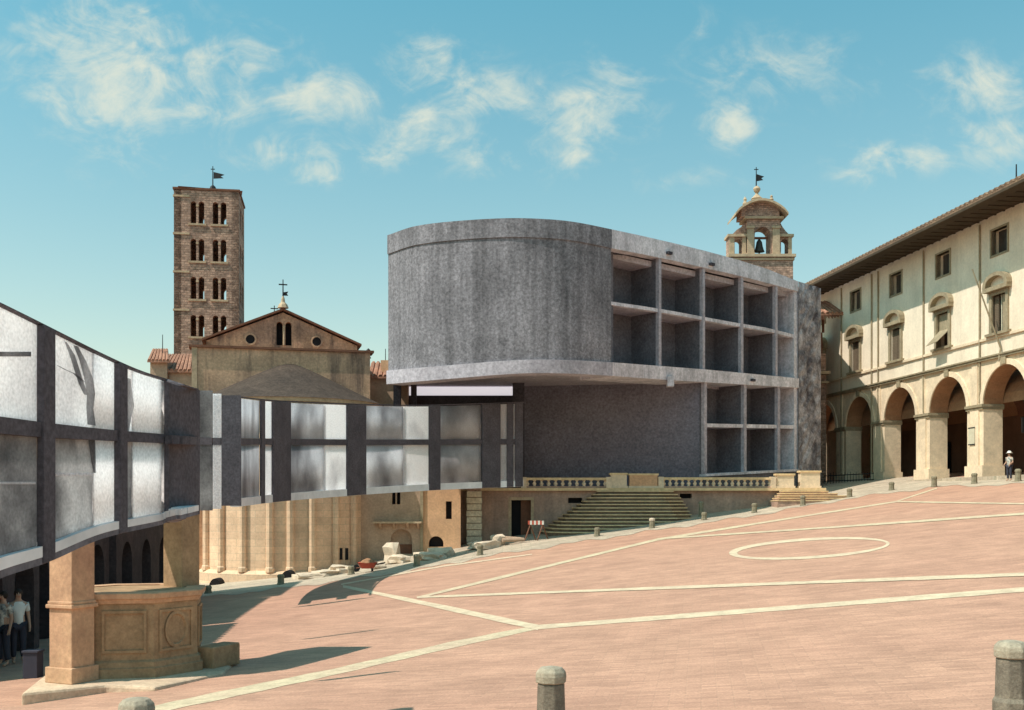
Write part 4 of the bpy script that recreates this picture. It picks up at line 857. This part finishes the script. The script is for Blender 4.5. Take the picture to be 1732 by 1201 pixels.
mb = MB(); q = P(1719, 310, 55); mb.tube((q.x, q.y, ZE), (q.x, q.y, zz(278, 55)), .05, .03, 6); mb.build('antenna', M['iron'], lg)
for px, py, Y in ((1421, 458, 74), (1456, 445, 71), (1547, 395, 64)):
    q = P(px, py, Y); mb = MB(); q.z = ZE+.25+.12
    for k in range(14): mb.tube((q.x-.3, q.y, ZE+.2), (q.x-.3+random.uniform(-.35, .35), q.y+random.uniform(-.3, .3), ZE+.2+random.uniform(.2, .55)), .02, .005, 4)
    tag(mb.build('roof_weed', M['eave_wood']), {1421: 'tuft of dry weeds on the palace gutter nearest the bell tower', 1456: 'tuft of dry weeds on the gutter between the first attic windows', 1547: 'tuft of dry weeds on the gutter, rightmost of three'}[px], 'weed', 'weeds growing on the palace gutter')
# flag poles, notices, sign
fp = MB(); a = lo(57.2, .1); fp.tube((a.x, a.y, 8.3), (a.x+EN.x*1.5, a.y+EN.y*1.5+.2, 12.4), .05, .03, 6); fp.tube((a.x, a.y, 8.3), (a.x+EN.x*.1, a.y, 7.6), .05, .05, 6)
tag(fp.build('flag_pole', M['loggia_trim']), 'bare flag pole leaning from the nearest hooded window of the palace', 'pole')
c = lo((62.5+56.95)/2+.2, .09); nb_ = thing('notice_board', 'small pale notice fixed on an arcade pier of the palace', 'notice', (c.x, c.y, 3.6))
mb = MB(); mb.slab(c-ED*.3, c+ED*.3, (3.45, 4.3), (3.45, 4.3), .02, EN, .02); mb.build('paper', M['notice'], nb_)
mb = MB(); mb.slab(c-ED*.32, c+ED*.32, (4.3, 4.36), (4.3, 4.36), .03, EN, .03); mb.slab(c-ED*.32, c+ED*.32, (3.39, 3.45), (3.39, 3.45), .03, EN, .03); mb.build('frame', M['iron'], nb_)
c = lo(56.6, -1.4); sg = thing('hanging_sign', 'black sign with yellow letters inside the arch nearest the viewer', 'sign', (c.x, c.y, 4))
mb = MB(); mb.box((c.x, c.y, 4.25), (1.3, .12, .8)); mb.build('board', M['sign'], sg); mb = MB(); mb.box((c.x-.5, c.y, 5.6), (.03, .03, 1.9)); mb.box((c.x+.5, c.y, 5.6), (.03, .03, 1.9)); mb.build('hanger', M['iron'], sg)
mb = MB()
for dx in (-.28, .0, .28):
    for (sx, sy, w_, h_) in ((-.08, 0, .05, .34), (.08, 0, .05, .34), (0, .15, .12, .05), (0, -.02, .12, .05)): mb.box((c.x+dx+sx, c.y-.07, 4.22+sy), (w_, .02, h_))
mb.build('lettering', M['sign_y'], sg)
# iron fence in the far arches
fe = thing('iron_railing', 'dark iron railing standing across the darkest arches of the palace', 'railing', (21, 73, 1.6))
mb = MB(); mb.tube(P(1394, 805, 72), P(1478, 801, 70), .03, None, 6); mb.tube(P(1394, 814, 72), P(1478, 811, 70), .03, None, 6); mb.build('rail', M['iron'], fe)
for i in range(18):
    px = 1395+82*i/17; Y = 72-2*i/17; q = P(px, 819, Y); mb = MB(); mb.tube((q.x, q.y, q.z-.15), (q.x, q.y, zz(800-2*(i % 2), Y)), .022, .012, 5); mb.build('bar', M['iron'], fe)
# little tiled turret house in front of the palace end
tr = thing('corner_house', 'narrow brick house corner with jutting tiled roof beside the rough concrete end', 'house', (21.5, 77, 1.5))
mb = MB(); mb.box((P(1370, 600, 77).x, 78.2, 6.0), (P(1398, 600, 77).x-P(1342, 600, 77).x, 2.2, 9.6)); mb.build('wall', M['tower'], tr)
mb = MB(); mb.box((P(1370, 600, 77).x, 78.2, 11.55), (1.9, 1.9, 1.5)); mb.build('attic', M['wood'], tr)
for px in (1385.5, 1392.5):
    q = P(px, 545, 77.1); mb = MB(); mb.tube((q.x, 77.15, zz(562, 77)), (q.x, 77.15, zz(540, 77)), .09, None, 6); mb.build('post', M['wood'], tr)
mb = MB(); tile_roof(mb, P(1330, 533, 76), P(1428, 533, 76), P(1395, 515, 78.4), P(1345, 515, 78.4), 12); b0 = P(1428, 533, 76); tile_roof(mb, b0, (b0.x-.3, 80, b0.z), (P(1395, 515, 78.4).x, 79.5, zz(515, 78.4)), P(1395, 515, 78.4), 8); mb.build('roof', M['tile'], tr)
mb = MB(); mb.box((P(1370, 600, 77).x, 78, zz(631, 77)), (P(1400, 600, 77).x-P(1340, 600, 77).x+.2, 2.7, .2)); mb.box((P(1370, 600, 77).x, 78, zz(647, 77)), (P(1400, 600, 77).x-P(1340, 600, 77).x, 2.6, .12)); mb.build('cornice', M['stone_trim'], tr)

# ------------------------------------------------------------------ bell gable over the block
bg_ = thing('belfry', 'ornate stone belfry with hanging bell, side arches and curved hood', 'belfry', (19, 86, 2))
YB_ = 85.0; bx = lambda px: (px-CX)/F*YB_; bz = lambda py: (HZ-py)/F*YB_
mb = MB(); mb.box(((bx(1236)+bx(1342))/2, YB_+1.6, (bz(434)+1)/2), (bx(1342)-bx(1236), 3.0, bz(434)-1)); mb.build('shaft', M['tower'], bg_)
mb = MB(); mb.box(((bx(1232)+bx(1346))/2, YB_+1.6, bz(432)), (bx(1346)-bx(1232), 3.4, .22)); mb.box(((bx(1234)+bx(1344))/2, YB_+1.6, bz(438)), (bx(1344)-bx(1234), 3.2, .16)); mb.build('ledge', M['stone_trim'], bg_)
OB = Vector((0, YB_+.5)); z0 = bz(430)
mb = MB(); panel_wall(mb, OB, EX, NF, bx(1266), bx(1322), z0, bz(352), [(bx(1279), bx(1306), z0+.05, bz(381), 'arch')], 1.6, True); mb.build('bell_wall', M['tower'], bg_)
for a, b, ha, hb_ in ((1236, 1266, 1246, 1258), (1322, 1343, 1325, 1337)):
    mb = MB(); panel_wall(mb, OB+Vector((0, .25)), EX, NF, bx(a), bx(b), z0, bz(397), [(bx(ha), bx(hb_), z0+.05, bz(400), 'arch')], 1.1, True); mb.build('side_arch', M['tower'], bg_)
    mb = MB(); mb.box(((bx(a)+bx(b))/2, YB_+1.25, bz(395)), (bx(b)-bx(a)+.25, 1.5, .2)); mb.build('side_cornice', M['stone_trim'], bg_)
mb = MB()
mb.extr([(bx(1240), YB_+.9, bz(394)), (bx(1266), YB_+.9, bz(394)), (bx(1266), YB_+.9, bz(368)), (bx(1259), YB_+.9, bz(378)), (bx(1250), YB_+.9, bz(384))], (0, .9, 0)); mb.build('volute', M['tower'], bg_); mb = MB()
mb.extr([(bx(1322), YB_+.9, bz(394)), (bx(1342), YB_+.9, bz(394)), (bx(1334), YB_+.9, bz(386)), (bx(1328), YB_+.9, bz(378)), (bx(1322), YB_+.9, bz(366))], (0, .9, 0)); mb.build('volute', M['tower'], bg_)
for a, b in ((1266, 1277), (1309, 1321)):
    mb = MB(); mb.slab((bx(a), YB_+.5), (bx(b), YB_+.5), (z0, bz(384)), (z0, bz(384)), .3, NF, .16); mb.slab((bx(a)-.05, YB_+.5), (bx(b)+.05, YB_+.5), (bz(384), bz(380)), (bz(384), bz(380)), .3, NF, .24); mb.slab((bx(a)-.05, YB_+.5), (bx(b)+.05, YB_+.5), (z0, z0+.2), (z0, z0+.2), .3, NF, .24); mb.build('pilaster', M['stone_trim'], bg_)
for a, b in ((1236, 1245), (1258.5, 1265), (1337, 1343)):
    mb = MB(); mb.slab((bx(a), YB_+.75), (bx(b), YB_+.75), (z0, bz(397)), (z0, bz(397)), .2, NF, .12); mb.build('pilaster', M['stone_trim'], bg_)
# curved hood
mb = MB(); xs_ = np.linspace(1243, 1332, 15); top = [(p, 361-24*math.sin(math.pi*(p-1243)/89)**.75 if 1243 < p < 1332 else 361) for p in xs_]
for i in range(14):
    (p0, y0_), (p1, y1_) = top[i], top[i+1]; zl = [bz(y0_), bz(y1_)]; yl = (YB_-.35, YB_+2.9)
    mb.hexa([(bx(p0), yl[0], zl[0]-.18), (bx(p1), yl[0], zl[1]-.18), (bx(p1), yl[1], zl[1]-.18), (bx(p0), yl[1], zl[0]-.18), (bx(p0), yl[0], zl[0]), (bx(p1), yl[0], zl[1]), (bx(p1), yl[1], zl[1]), (bx(p0), yl[1], zl[0])])
mb.build('hood', M['stone_trim'], bg_)
mb = MB(); mb.extr([(bx(p), YB_+.3, bz(y+4)) for p, y in top if 1252 <= p <= 1323]+[(bx(1320), YB_+.3, bz(364)), (bx(1255), YB_+.3, bz(364))], (0, 1.9, 0)); mb.build('tympanum', M['tower'], bg_)
mb = MB(); mb.box(((bx(1266)+bx(1322))/2, YB_+1.3, bz(366)), (bx(1326)-bx(1260), 2.1, .18)); mb.build('entablature', M['stone_trim'], bg_)
for px, y0_, y1_, r_ in ((1263, 354, 329, .20), (1308, 341, 326, .17)):
    h_ = bz(y1_)-bz(y0_); mb = MB(); mb.lathe((bx(px), YB_+.6, bz(y0_)), [(r_, 0), (r_, .2*h_), (r_*.5, .3*h_), (r_*1.05, .5*h_), (r_*.5, .68*h_), (r_*.7, .82*h_), (.02, h_)], 8); mb.build('finial', M['stone_trim'], bg_)
mb = MB(); h_ = bz(308)-bz(338); mb.lathe((bx(1285), YB_+1, bz(338)), [(.44, 0), (.40, .22*h_), (.46, .26*h_), (.28, .38*h_), (.13, .5*h_), (.11, .58*h_), (.24, .7*h_), (.29, .82*h_), (.2, .93*h_), (.03, h_)], 10); mb.build('finial', M['stone_trim'], bg_)
mb = MB(); q = (bx(1284), YB_+1); mb.tube((*q, bz(309)), (*q, bz(276)), .05, .03, 6); mb.box((*q, bz(280)), (.34, .05, .06)); mb.extr([(q[0]+.05, q[1], bz(288)), (q[0]+.62, q[1], bz(292)), (q[0]+.4, q[1], bz(295)), (q[0]+.55, q[1], bz(298)), (q[0]+.05, q[1], bz(300))], (0, .04, 0)); mb.build('weather_vane', M['iron'], bg_)
mb = MB(); mb.lathe((bx(1290), YB_+1.2, bz(420)), [(.42, 0), (.36, .12), (.28, .4), (.22, .75), (.12, .92), (.05, 1.0)], 16); mb.tube((bx(1290), YB_+1.2, bz(424)), (bx(1290), YB_+1.2, bz(418)), .06); bell = mb.build('bell', M['bell'], bg_, True)
mb = MB(); mb.box((bx(1291), YB_+1.2, bz(396.5)), (1.25, .16, .16)); mb.box((bx(1291), YB_+1.2, bz(424)), (1.25, .07, .07)); mb.build('bell_beam', M['wood'], bg_)

# ------------------------------------------------------------------ dark houses on the left, in shade
def dark_house(lab, a, b, ztop, zroof2, n):
    a, b = Vector(a), Vector(b); t = (b-a).normalized(); nn = Vector((t.y, -t.x)); Ln = (b-a).length
    h = thing('row_house', lab, 'house', (a.x, a.y, -3.8), 'houses along the left side of the piazza')
    hol = []
    for i in range(n):
        c = Ln*(i+.5)/n; hol += [(c-.75, c+.75, -4.5, -1.2, 'arch'), (c-.45, c+.45, .4, 2.1, 'rect')]
    mb = MB(); panel_wall(mb, a, t, nn, 0, Ln, -4.5, ztop, hol, .5, False); bk = a-nn*5.5
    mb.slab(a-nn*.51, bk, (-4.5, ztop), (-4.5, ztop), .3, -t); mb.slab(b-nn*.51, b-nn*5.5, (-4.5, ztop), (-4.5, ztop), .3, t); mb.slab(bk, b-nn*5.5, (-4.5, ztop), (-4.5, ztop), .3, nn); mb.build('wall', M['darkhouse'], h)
    for i in range(n):
        c = a+t*Ln*(i+.5)/n; mb = MB(); mb.slab(c-t*.8, c+t*.8, (-4.5, -1.1), (-4.5, -1.1), .05, nn, -.45); mb.build('door', M['dark_hole'], h)
        mb = MB(); mb.slab(c-t*.5, c+t*.5, (.35, 2.15), (.35, 2.15), .05, nn, -.3); wn = mb.build('window', M['glass'], h); mb = MB(); mb.slab(c-t*.6, c+t*.6, (.28, .4), (.28, .4), .4, nn, .1); mb.build('sill', M['stone_trim'], wn)
    mb = MB(); e0, e1 = a+nn*.5, b+nn*.5; m0, m1 = a-nn*2.7, b-nn*2.7; k0, k1 = a-nn*6, b-nn*6
    tile_roof(mb, (e0.x, e0.y, ztop-.1), (e1.x, e1.y, ztop-.1), (m1.x, m1.y, zroof2), (m0.x, m0.y, zroof2), int(Ln/.4)); tile_roof(mb, (k0.x, k0.y, ztop-.1), (k1.x, k1.y, ztop-.1), (m1.x, m1.y, zroof2), (m0.x, m0.y, zroof2), int(Ln/.4)); mb.build('roof', M['tile'], h)
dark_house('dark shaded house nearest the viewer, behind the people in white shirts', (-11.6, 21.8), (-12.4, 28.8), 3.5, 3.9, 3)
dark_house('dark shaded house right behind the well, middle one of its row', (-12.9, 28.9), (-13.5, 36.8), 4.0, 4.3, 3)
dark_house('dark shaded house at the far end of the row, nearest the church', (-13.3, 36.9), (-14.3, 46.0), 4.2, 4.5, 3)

# ------------------------------------------------------------------ well
ZW = -3.12; WC = Vector((-7.35, 21.3))
we = thing('well', 'octagonal stone well with carved panels and two tall square pillars on a worn slab', 'well', (WC.x, WC.y, -3.4))
def wpt(px, py, z): Y = z*F/(HZ-py); return ((px-CX)/F*Y, Y)
mb = MB(); sp = [wpt(36, 1172, ZW), wpt(180, 1158, ZW), wpt(262, 1162, ZW), wpt(378, 1138, ZW), (-5.75, 23.2), (-8.6, 23.2), wpt(92, 1128, ZW)]
mb.prism(sp, -4.3, ZW); mb.build('slab', M['slab'], we, bevel=.05)
mb = MB(); mb.box((-5.80, 21.7, ZW+.19), (.40, .9, .44), R(-20)); mb.build('side_block', M['wellstone'], we, bevel=.03)
rot = R(-90+22.5+12); zr = zz(1004, 19.9)
W8 = lambda r, zs, n=8: [(r*a, z) for a, z in zs]
RC = 1.36
mb = MB(); mb.lathe((WC.x, WC.y, 0), [(RC*.80, zr-.02), (RC*.8, ZW), (RC*1.06, ZW), (RC*1.06, ZW+.17), (RC*1.03, ZW+.19), (RC*1.02, ZW+.28), (RC*.98, ZW+.32), (RC*.98, zr-.22), (RC*1.0, zr-.20)], 8, rot); pr_ = mb.build('parapet', M['wellstone'], we)
mb = MB(); mb.lathe((WC.x, WC.y, 0), [(RC*.78, zr-.15), (RC*1.0, zr-.20), (RC*1.02, zr-.13), (RC*1.05, zr-.11), (RC*1.06, zr-.02), (RC*1.04, zr), (RC*.78, zr), (RC*.78, zr-.15)], 8, rot); mb.build('rim', M['wellpink'], we)
mb = MB(); mb.lathe((WC.x, WC.y, 0), [(RC*.795, zr-.4), (.02, zr-.41)], 8, rot); mb.build('water_shaft', M['dark_hole'], we)
for k in range(8):
    th = rot+R(22.5)+k*R(45); nrm = Vector((math.cos(th), math.sin(th))); tg = Vector((-nrm.y, nrm.x)); ap = RC*.98*math.cos(R(22.5)); c = WC+nrm*ap
    mb = MB(); z0, z1 = ZW+.5, zr-.38; wd2 = .34
    for (a, b, p, q2) in ((-wd2-.05, -wd2, z0-.05, z1+.05), (wd2, wd2+.05, z0-.05, z1+.05), (-wd2, wd2, z1, z1+.05), (-wd2, wd2, z0-.05, z0)): mb.slab(c+tg*a, c+tg*b, (p, q2), (p, q2), .03, nrm, .035)
    if k % 2 == 0:
        for i in range(20):
            a, b = 2*math.pi*i/20, 2*math.pi*(i+1)/20; f_ = lambda t, r, d: (c.x+nrm.x*d+tg.x*r*.9*math.cos(t), c.y+nrm.y*d+tg.y*r*.9*math.cos(t), (z0+z1)/2+r*math.sin(t)*1.15)
            mb.quad(f_(a, .25, .035), f_(b, .25, .035), f_(b, .30, .03), f_(a, .30, .03)); mb.quad(f_(a, .25, .035), f_(b, .25, .035), f_(b, .23, 0), f_(a, .23, 0))
    mb.build('carved_panel', M['wellstone'], pr_)
def pillar(cx, cy, rz, s, m):
    mb = MB(); z0 = ZW; mb.box((cx, cy, (z0+2.0)/2), (s, s, 2.0-z0), rz); p_ = mb.build('pillar', m, we, bevel=.02)
    mb = MB(); mb.box((cx, cy, z0+.14), (s+.1, s+.1, .28), rz); mb.build('base', m, p_, bevel=.015); mb = MB(); mb.box((cx, cy, zz(1024, cy)), (s+.09, s+.09, .07), rz); mb.box((cx, cy, zz(1018, cy)), (s+.04, s+.04, .06), rz); mb.build('moulding', m, p_, bevel=.015)
LP = XY(122, 19.7); RP = XY(307, 22.1)
pillar(LP.x, LP.y, R(66), .54, M['wellpink']); pillar(RP.x, RP.y, R(64), .50, M["wellstone"])  # rear pillar takes the darker stone to stand in for its shade
mb = MB(); d_ = (RP-LP); mb.box(((LP.x+RP.x)/2-.12, (LP.y+RP.y)/2+.15, 1.46), (d_.length+.30, 1.5, 1.14), math.atan2(d_.y, d_.x)); mb.build('shadow_lintel', M['wellstone'], we)  # hidden block, deepened and thickened to widen the shadow beside the well

# ------------------------------------------------------------------ bollards
def bollard(label, px, Y, ytop, dia, mcol, mcap, grp, near=True):
    p = XY(px, Y); zt_ = zz(ytop, Y); zg = ground(p.x, p.y)-.05; r = dia/2
    q = thing('bollard', label, 'bollard', (p.x, p.y, zg), grp); n_ = 8
    mb = MB(); mb.lathe((p.x, p.y, zg), [(r*1.12, 0), (r*1.1, .42*(zt_-zg) if near else .1), (r*.96, (.46*(zt_-zg)) if near else .14), (r*.90, zt_-zg-.19*dia/.33), (r*.86, zt_-zg-.175*dia/.33)], n_, R(12)); mb.build('shaft', mcol, q, bevel=.012 if near else 0)
    mb = MB(); mb.lathe((p.x, p.y, zt_), [(r*.86, -.175*dia/.33), (r*1.0, -.17*dia/.33), (r*1.03, -.10*dia/.33), (r*.98, -.055*dia/.33), (r*.74, -.012*dia/.33), (r*.3, 0)], n_, R(12)); mb.build('cap', mcap, q, bevel=.01 if near else 0)
NB = 'octagonal stone bollards close to the viewer'
bollard('near octagonal grey stone bollard at the bottom middle', 932, 11.6, 1127, .33, M['bollard'], M['cap'], NB)
bollard('near octagonal grey stone bollard cut by the right edge', 1711, 10.9, 1083, .33, M['bollard'], M['cap'], NB)
bollard('low grey bollard top just showing in front of the well slab', 231, 11.6, 1180, .37, M['bollard'], M['cap'], NB)
FB = 'stone bollards along the pale pavement'
for px, Y, yt, lab in ((352, 46, 990, 'dark bollard just right of the well, leftmost along the pavement'), (475, 47, 971, 'dark bollard in front of the crypt opening of the apse'), (594, 48.5, 957, 'small bollard beside the red wheelbarrow'), (705, 48.5, 937, 'bollard in front of the rounded doorway'),
                       (812, 50.5, 921, 'bollard in front of the broad rusticated pier'), (1010, 53, 892, 'bollard near the left foot of the broad stair'), (1103, 54, 876, 'pale bollard before the middle of the broad stair'), (1191, 55.5, 866, 'bollard at the right foot of the broad stair, on the brick edge'),
                       (1186, 58.3, 848, 'small bollard against the terrace wall right of the broad stair'), (1276, 56.3, 851, 'bollard between the broad stair and the small steps'), (1358, 57, 838, 'bollard in front of the small steps'), (1437, 58.5, 826, 'bollard before the railing in the dark arches'),
                       (1508, 59.5, 815, 'bollard before the first fully visible arcade pier'), (1580, 57.5, 805, 'bollard before the pier between second and third visible arch'), (1648, 55.5, 800, 'bollard before the pier with the notice'), (1722, 52.5, 793, 'bollard beside the person in a white hat')):
    bollard(lab, px, Y, yt, .30, M['bollard_far'], M['bollard_far'] if px not in (1103,) else M['rubble'], FB, False)
# ------------------------------------------------------------------ rubble, barrow, trestle, boxes
def stone(px, py, Y, s, lab, sd):
    rnd = random.Random(sd); p = XY(px, Y); zg = ground(p.x, p.y)+.03; bm = bmesh.new(); bmesh.ops.create_icosphere(bm, subdivisions=2, radius=1)
    for v_ in bm.verts:
        k = 1+rnd.uniform(-.22, .22); v_.co = Vector((max(-.75, min(.75, v_.co.x))*s[0]*k, max(-.7, min(.7, v_.co.y))*s[1]*k, max(-.6, min(.7, v_.co.z))*s[2]*k))
    me = bpy.data.meshes.new('rubble_stone'); bm.to_mesh(me); bm.free(); o_ = bpy.data.objects.new('rubble_stone', me); C.objects.link(o_); me.materials.append(M['rubble'])
    o_.location = (p.x, p.y, zg+s[2]*.5); o_.rotation_euler = (0, 0, rnd.uniform(0, 3)); tag(o_, lab, 'stone', 'loose stones on the pavement')
for i, (px, Y, s, lab) in enumerate([(664, 53.5, (.5, .5, .75), 'upright pale stone before the rounded doorway'), (675, 52.8, (.7, .5, .3), 'low pale stone right of the upright one'), (722, 52.5, (.9, .5, .3), 'flat pale stone left of the half round cellar window'),
        (748, 53, (.8, .5, .35), 'pale stone under the half round cellar window'), (735, 52, (.7, .6, .22), 'flat slab fragment in front of the cellar window'), (806, 55, (.8, .5, .3), 'pale stone at the foot of the broad rusticated pier'), (825, 54, (1.1, .45, .3), 'long pale stone right of the broad rusticated pier'),
        (842, 55.2, (.6, .5, .45), 'chunky pale stone left of the terrace door'), (640, 50.5, (.4, .4, .22), 'small pale stone behind the red wheelbarrow'), (575, 51, (.6, .5, .3), 'pale stone nearest the apse wall'), (555, 50, (.9, .5, .2), 'flat pale stone left of the wheelbarrow'), (530, 49.5, (.9, .5, .2), 'flat pale stone below the half column of the apse')]): stone(px, 0, Y, s, lab, i+5)
for i, (a, b, Y0, Y1, r_, lab) in enumerate([(838, 882, 55.6, 55.3, .13, 'weathered timber lying before the terrace door'), (850, 886, 54.6, 55.0, .11, 'dark log lying below the half open door'), (700, 760, 52.2, 53, .09, 'thin plank lying across the pale stones')]):
    p, q = XY(a, Y0), XY(b, Y1); mb = MB(); zg = ground(p.x, p.y); mb.tube((p.x, p.y, zg+.4-.1*i), (q.x, q.y, ground(q.x, q.y)+.16), r_, r_*.8, 8); tag(mb.build('timber', M['greywall']), lab, 'timber', 'timbers lying on the pavement')
# low kerb steps beside the apse
for i in range(6):
    px = 505+17*i; p = XY(px, 50.5); mb = MB(); mb.box((p.x, p.y+.3, ground(p.x, p.y)+.05+.02*i), (.46, 1.4, .26), R(24)); tag(mb.build('kerb_stone', M['rubble'], bevel=.02), ['first pale kerb stone from the crypt window', 'second pale kerb stone from the crypt window', 'third pale kerb stone from the crypt window', 'third pale kerb stone before the wheelbarrow', 'second pale kerb stone before the wheelbarrow', 'last pale kerb stone next to the wheelbarrow'][i], 'kerb stone', 'row of pale kerb stones')
p = XY(622, 48.8); zg = ground(p.x, p.y)+.03; wb = thing('wheelbarrow', 'red heap in a low wheelbarrow on the pale pavement', 'wheelbarrow', (p.x, p.y, zg))
mb = MB(); mb.hexa([(p.x-.25, p.y-.2, zg+.15), (p.x+.25, p.y-.2, zg+.15), (p.x+.25, p.y+.2, zg+.15), (p.x-.25, p.y+.2, zg+.15), (p.x-.42, p.y-.32, zg+.42), (p.x+.42, p.y-.32, zg+.42), (p.x+.42, p.y+.32, zg+.42), (p.x-.42, p.y+.32, zg+.42)]); mb.build('tray', M['redpaint'], wb)
mb = MB(); mb.tube((p.x-.5, p.y-.05, zg+.16), (p.x-.5, p.y+.05, zg+.16), .16, None, 14); mb.build('wheel', M['iron'], wb)
for s in (-1, 1): mb = MB(); mb.tube((p.x-.5, p.y+s*.08, zg+.16), (p.x+.75, p.y+s*.28, zg+.40), .025); mb.build('handle', M['wood'], wb)
for s in (-1, 1): mb = MB(); mb.tube((p.x+.2, p.y+s*.2, zg), (p.x+.2, p.y+s*.2, zg+.25), .025); mb.build('leg', M['iron'], wb)
mb = MB(); mb.lathe((p.x, p.y, zg+.40), [(.36, 0), (.25, .12), (.05, .2)], 9); mb.build('load', M['intrados'], wb)
Yt = 55; za = ground(*XY(910, Yt))+.03; tb = thing('barrier', 'red and white striped trestle barrier at the foot of the stair', 'barrier', (XY(910, Yt).x, Yt, za))
zb_ = za+.78; n_ = 8
for i in range(n_):
    a, b = 893+27*i/n_, 893+27*(i+1)/n_; mb = MB(); mb.slab(XY(a, Yt), XY(b, Yt), (zb_, zb_+.2), (zb_, zb_+.2), .04, NF); mb.build('stripe', M['redpaint' if i % 2 == 0 else 'whitepaint'], tb)
for px in (897, 918):
    for dx, dy in ((-.28, -.1), (.28, .1)):
        p = XY(px, Yt); mb = MB(); mb.tube((p.x, p.y+.05, zb_), (p.x+dx, p.y+.05+dy*3, za), .03); mb.build('leg', M['wood'], tb)
q = XY(56, 22.6); zg = ground(q.x, q.y); bn = thing('bin', 'dark square box standing in the shade left of the well', 'bin', (q.x, q.y, zg)); mb = MB(); mb.box((q.x, q.y, zg+.26), (.30, .3, .52)); mb.build('body', M['cloth_dark'], bn, bevel=.01); mb = MB(); mb.box((q.x, q.y, zg+.545), (.34, .34, .05)); mb.build('lid', M['cloth_dark'], bn, bevel=.01)

# ------------------------------------------------------------------ people
def skin_obj(name, pts, edges, m, parent, sub=1):
    """pts: list of (x,y,z,r)"""
    me = bpy.data.meshes.new(name); me.from_pydata([p[:3] for p in pts], edges, []); o_ = bpy.data.objects.new(name, me); C.objects.link(o_); o_.parent = parent
    me.materials.append(m); sm_ = o_.modifiers.new('skin', 'SKIN'); sm_.use_smooth_shade = True
    for i, p in enumerate(pts): sv = me.skin_vertices[0].data[i]; sv.radius = (p[3], p[3]); sv.use_root = (i == 0)
    if sub: ss = o_.modifiers.new('sub', 'SUBSURF'); ss.levels = sub; ss.render_levels = sub
    return o_
def person(label, loc, rz, top, legs, hat=None, arm=(-.12, .0), H=1.7, hand_fwd=.0):
    r = thing('person', label, 'person', loc, None); s = H/1.7; r.rotation_euler = (0, 0, rz); r.scale = (s, s, s)
    pts = [(0, 0, .95, .12), (0, 0, 1.15, .115), (0, -.01, 1.38, .13), (0, 0, 1.47, .06), (0, -.015, 1.55, .062), (0, -.02, 1.62, .085), (0, -.01, 1.70, .05)]; ed = [(i, i+1) for i in range(6)]
    for sd in (-1, 1):
        k = len(pts); pts += [(sd*.09, 0, .9, .09), (sd*.10, -.02, .5, .058), (sd*.10, .02, .09, .038), (sd*.11, -.13, .035, .035)]; ed += [(0, k), (k, k+1), (k+1, k+2), (k+2, k+3)]
        k = len(pts); hx, hy = sd*.24, -.06-hand_fwd*(1 if sd > 0 else .3)
        pts += [(sd*.18, 0, 1.38, .055), (sd*.22, .02, 1.10, .042), (hx, hy, .88+hand_fwd*.5, .028), (hx, hy-.02, .82+hand_fwd*.5, .03)]; ed += [(2, k), (k, k+1), (k+1, k+2), (k+2, k+3)]
        b_ = k+3
        for f_ in range(4):
            kk = len(pts); dx = (f_-1.5)*.017; pts += [(hx+dx*.6, hy-.03+dx, .77+hand_fwd*.5, .008), (hx+dx*.6-sd*.01, hy-.04+dx, .735+hand_fwd*.5-.006*(f_ % 2), .007)]; ed += [(b_, kk), (kk, kk+1)]
        kk = len(pts); pts += [(hx-sd*.01, hy-.06, .80+hand_fwd*.5, .009)]; ed += [(b_, kk)]
    skin_obj('body', pts, ed, M['skin'], r, 1)
    # clothes: shells a little larger than the body
    tp = [(0, 0, .86, .15), (0, 0, 1.15, .135), (0, -.01, 1.38, .15), (0, 0, 1.43, .09)]; te = [(0, 1), (1, 2), (2, 3)]
    for sd in (-1, 1):
        k = len(tp); tp += [(sd*.18, 0, 1.385, .07), (sd*.21, .015, 1.18, .062)]; te += [(2, k), (k, k+1)]
    skin_obj('shirt', tp, te, top, r, 1)
    lp = [(0, 0, .95, .14)]; le = []
    for sd in (-1, 1):
        k = len(lp); lp += [(sd*.09, 0, .88, .105), (sd*.10, -.02, .5, .075), (sd*.10, .015, .13, .06)]; le += [(0, k), (k, k+1), (k+1, k+2)]
    skin_obj('trousers', lp, le, legs, r, 1)
    def local(mb, name, m, smooth=True):
        o_ = mb.build(name, m, None, smooth); o_.parent = r; return o_
    mb = MB(); mb.lathe((0, .012, 1.615), [(.07, -.06), (.094, 0), (.088, .06), (.05, .11), (.01, .12)], 14); local(mb, 'hair', M['hair'])
    mb = MB(); mb.extr([(-.012, -.10, 1.625), (.012, -.10, 1.625), (.016, -.125, 1.585), (-.016, -.125, 1.585)], (0, .03, 0)); local(mb, 'nose', M['skin'], False)
    for sd in (-1, 1): mb = MB(); mb.lathe((sd*.032, -.102, 1.625), [(.004, -.008), (.011, 0), (.004, .008)], 6); local(mb, 'eye', M['hair'])
    mb = MB(); mb.box((0, -.098, 1.555), (.045, .01, .010)); local(mb, 'mouth', M['redpaint'], False)
    if hat:
        mb = MB(); mb.lathe((0, .0, 1.66), [(.19, 0), (.2, .012), (.115, .025), (.105, .10), (.06, .135), (.01, .14)], 16); local(mb, 'hat', hat)
    return r
q = XY(1716, 52.9); person('person in a white hat and patterned top beside the rightmost far bollard', (q.x-.25, q.y, ground(q.x, q.y)+.03), R(-60), M['cloth_print'], M['cloth_dark'], M['cloth_white'], hand_fwd=.25, H=1.38)
q = XY(31, 25.6); person('person in a white shirt standing in shade before the dark house', (q.x, q.y, ground(q.x, q.y)), R(30), M['cloth_white'], M['cloth_dark'])
q = XY(6, 25.2); person('person in a pale shirt at the very left edge, in shade', (q.x, q.y, ground(q.x, q.y)), R(-20), M['cloth_print'], M['cloth_dark'])
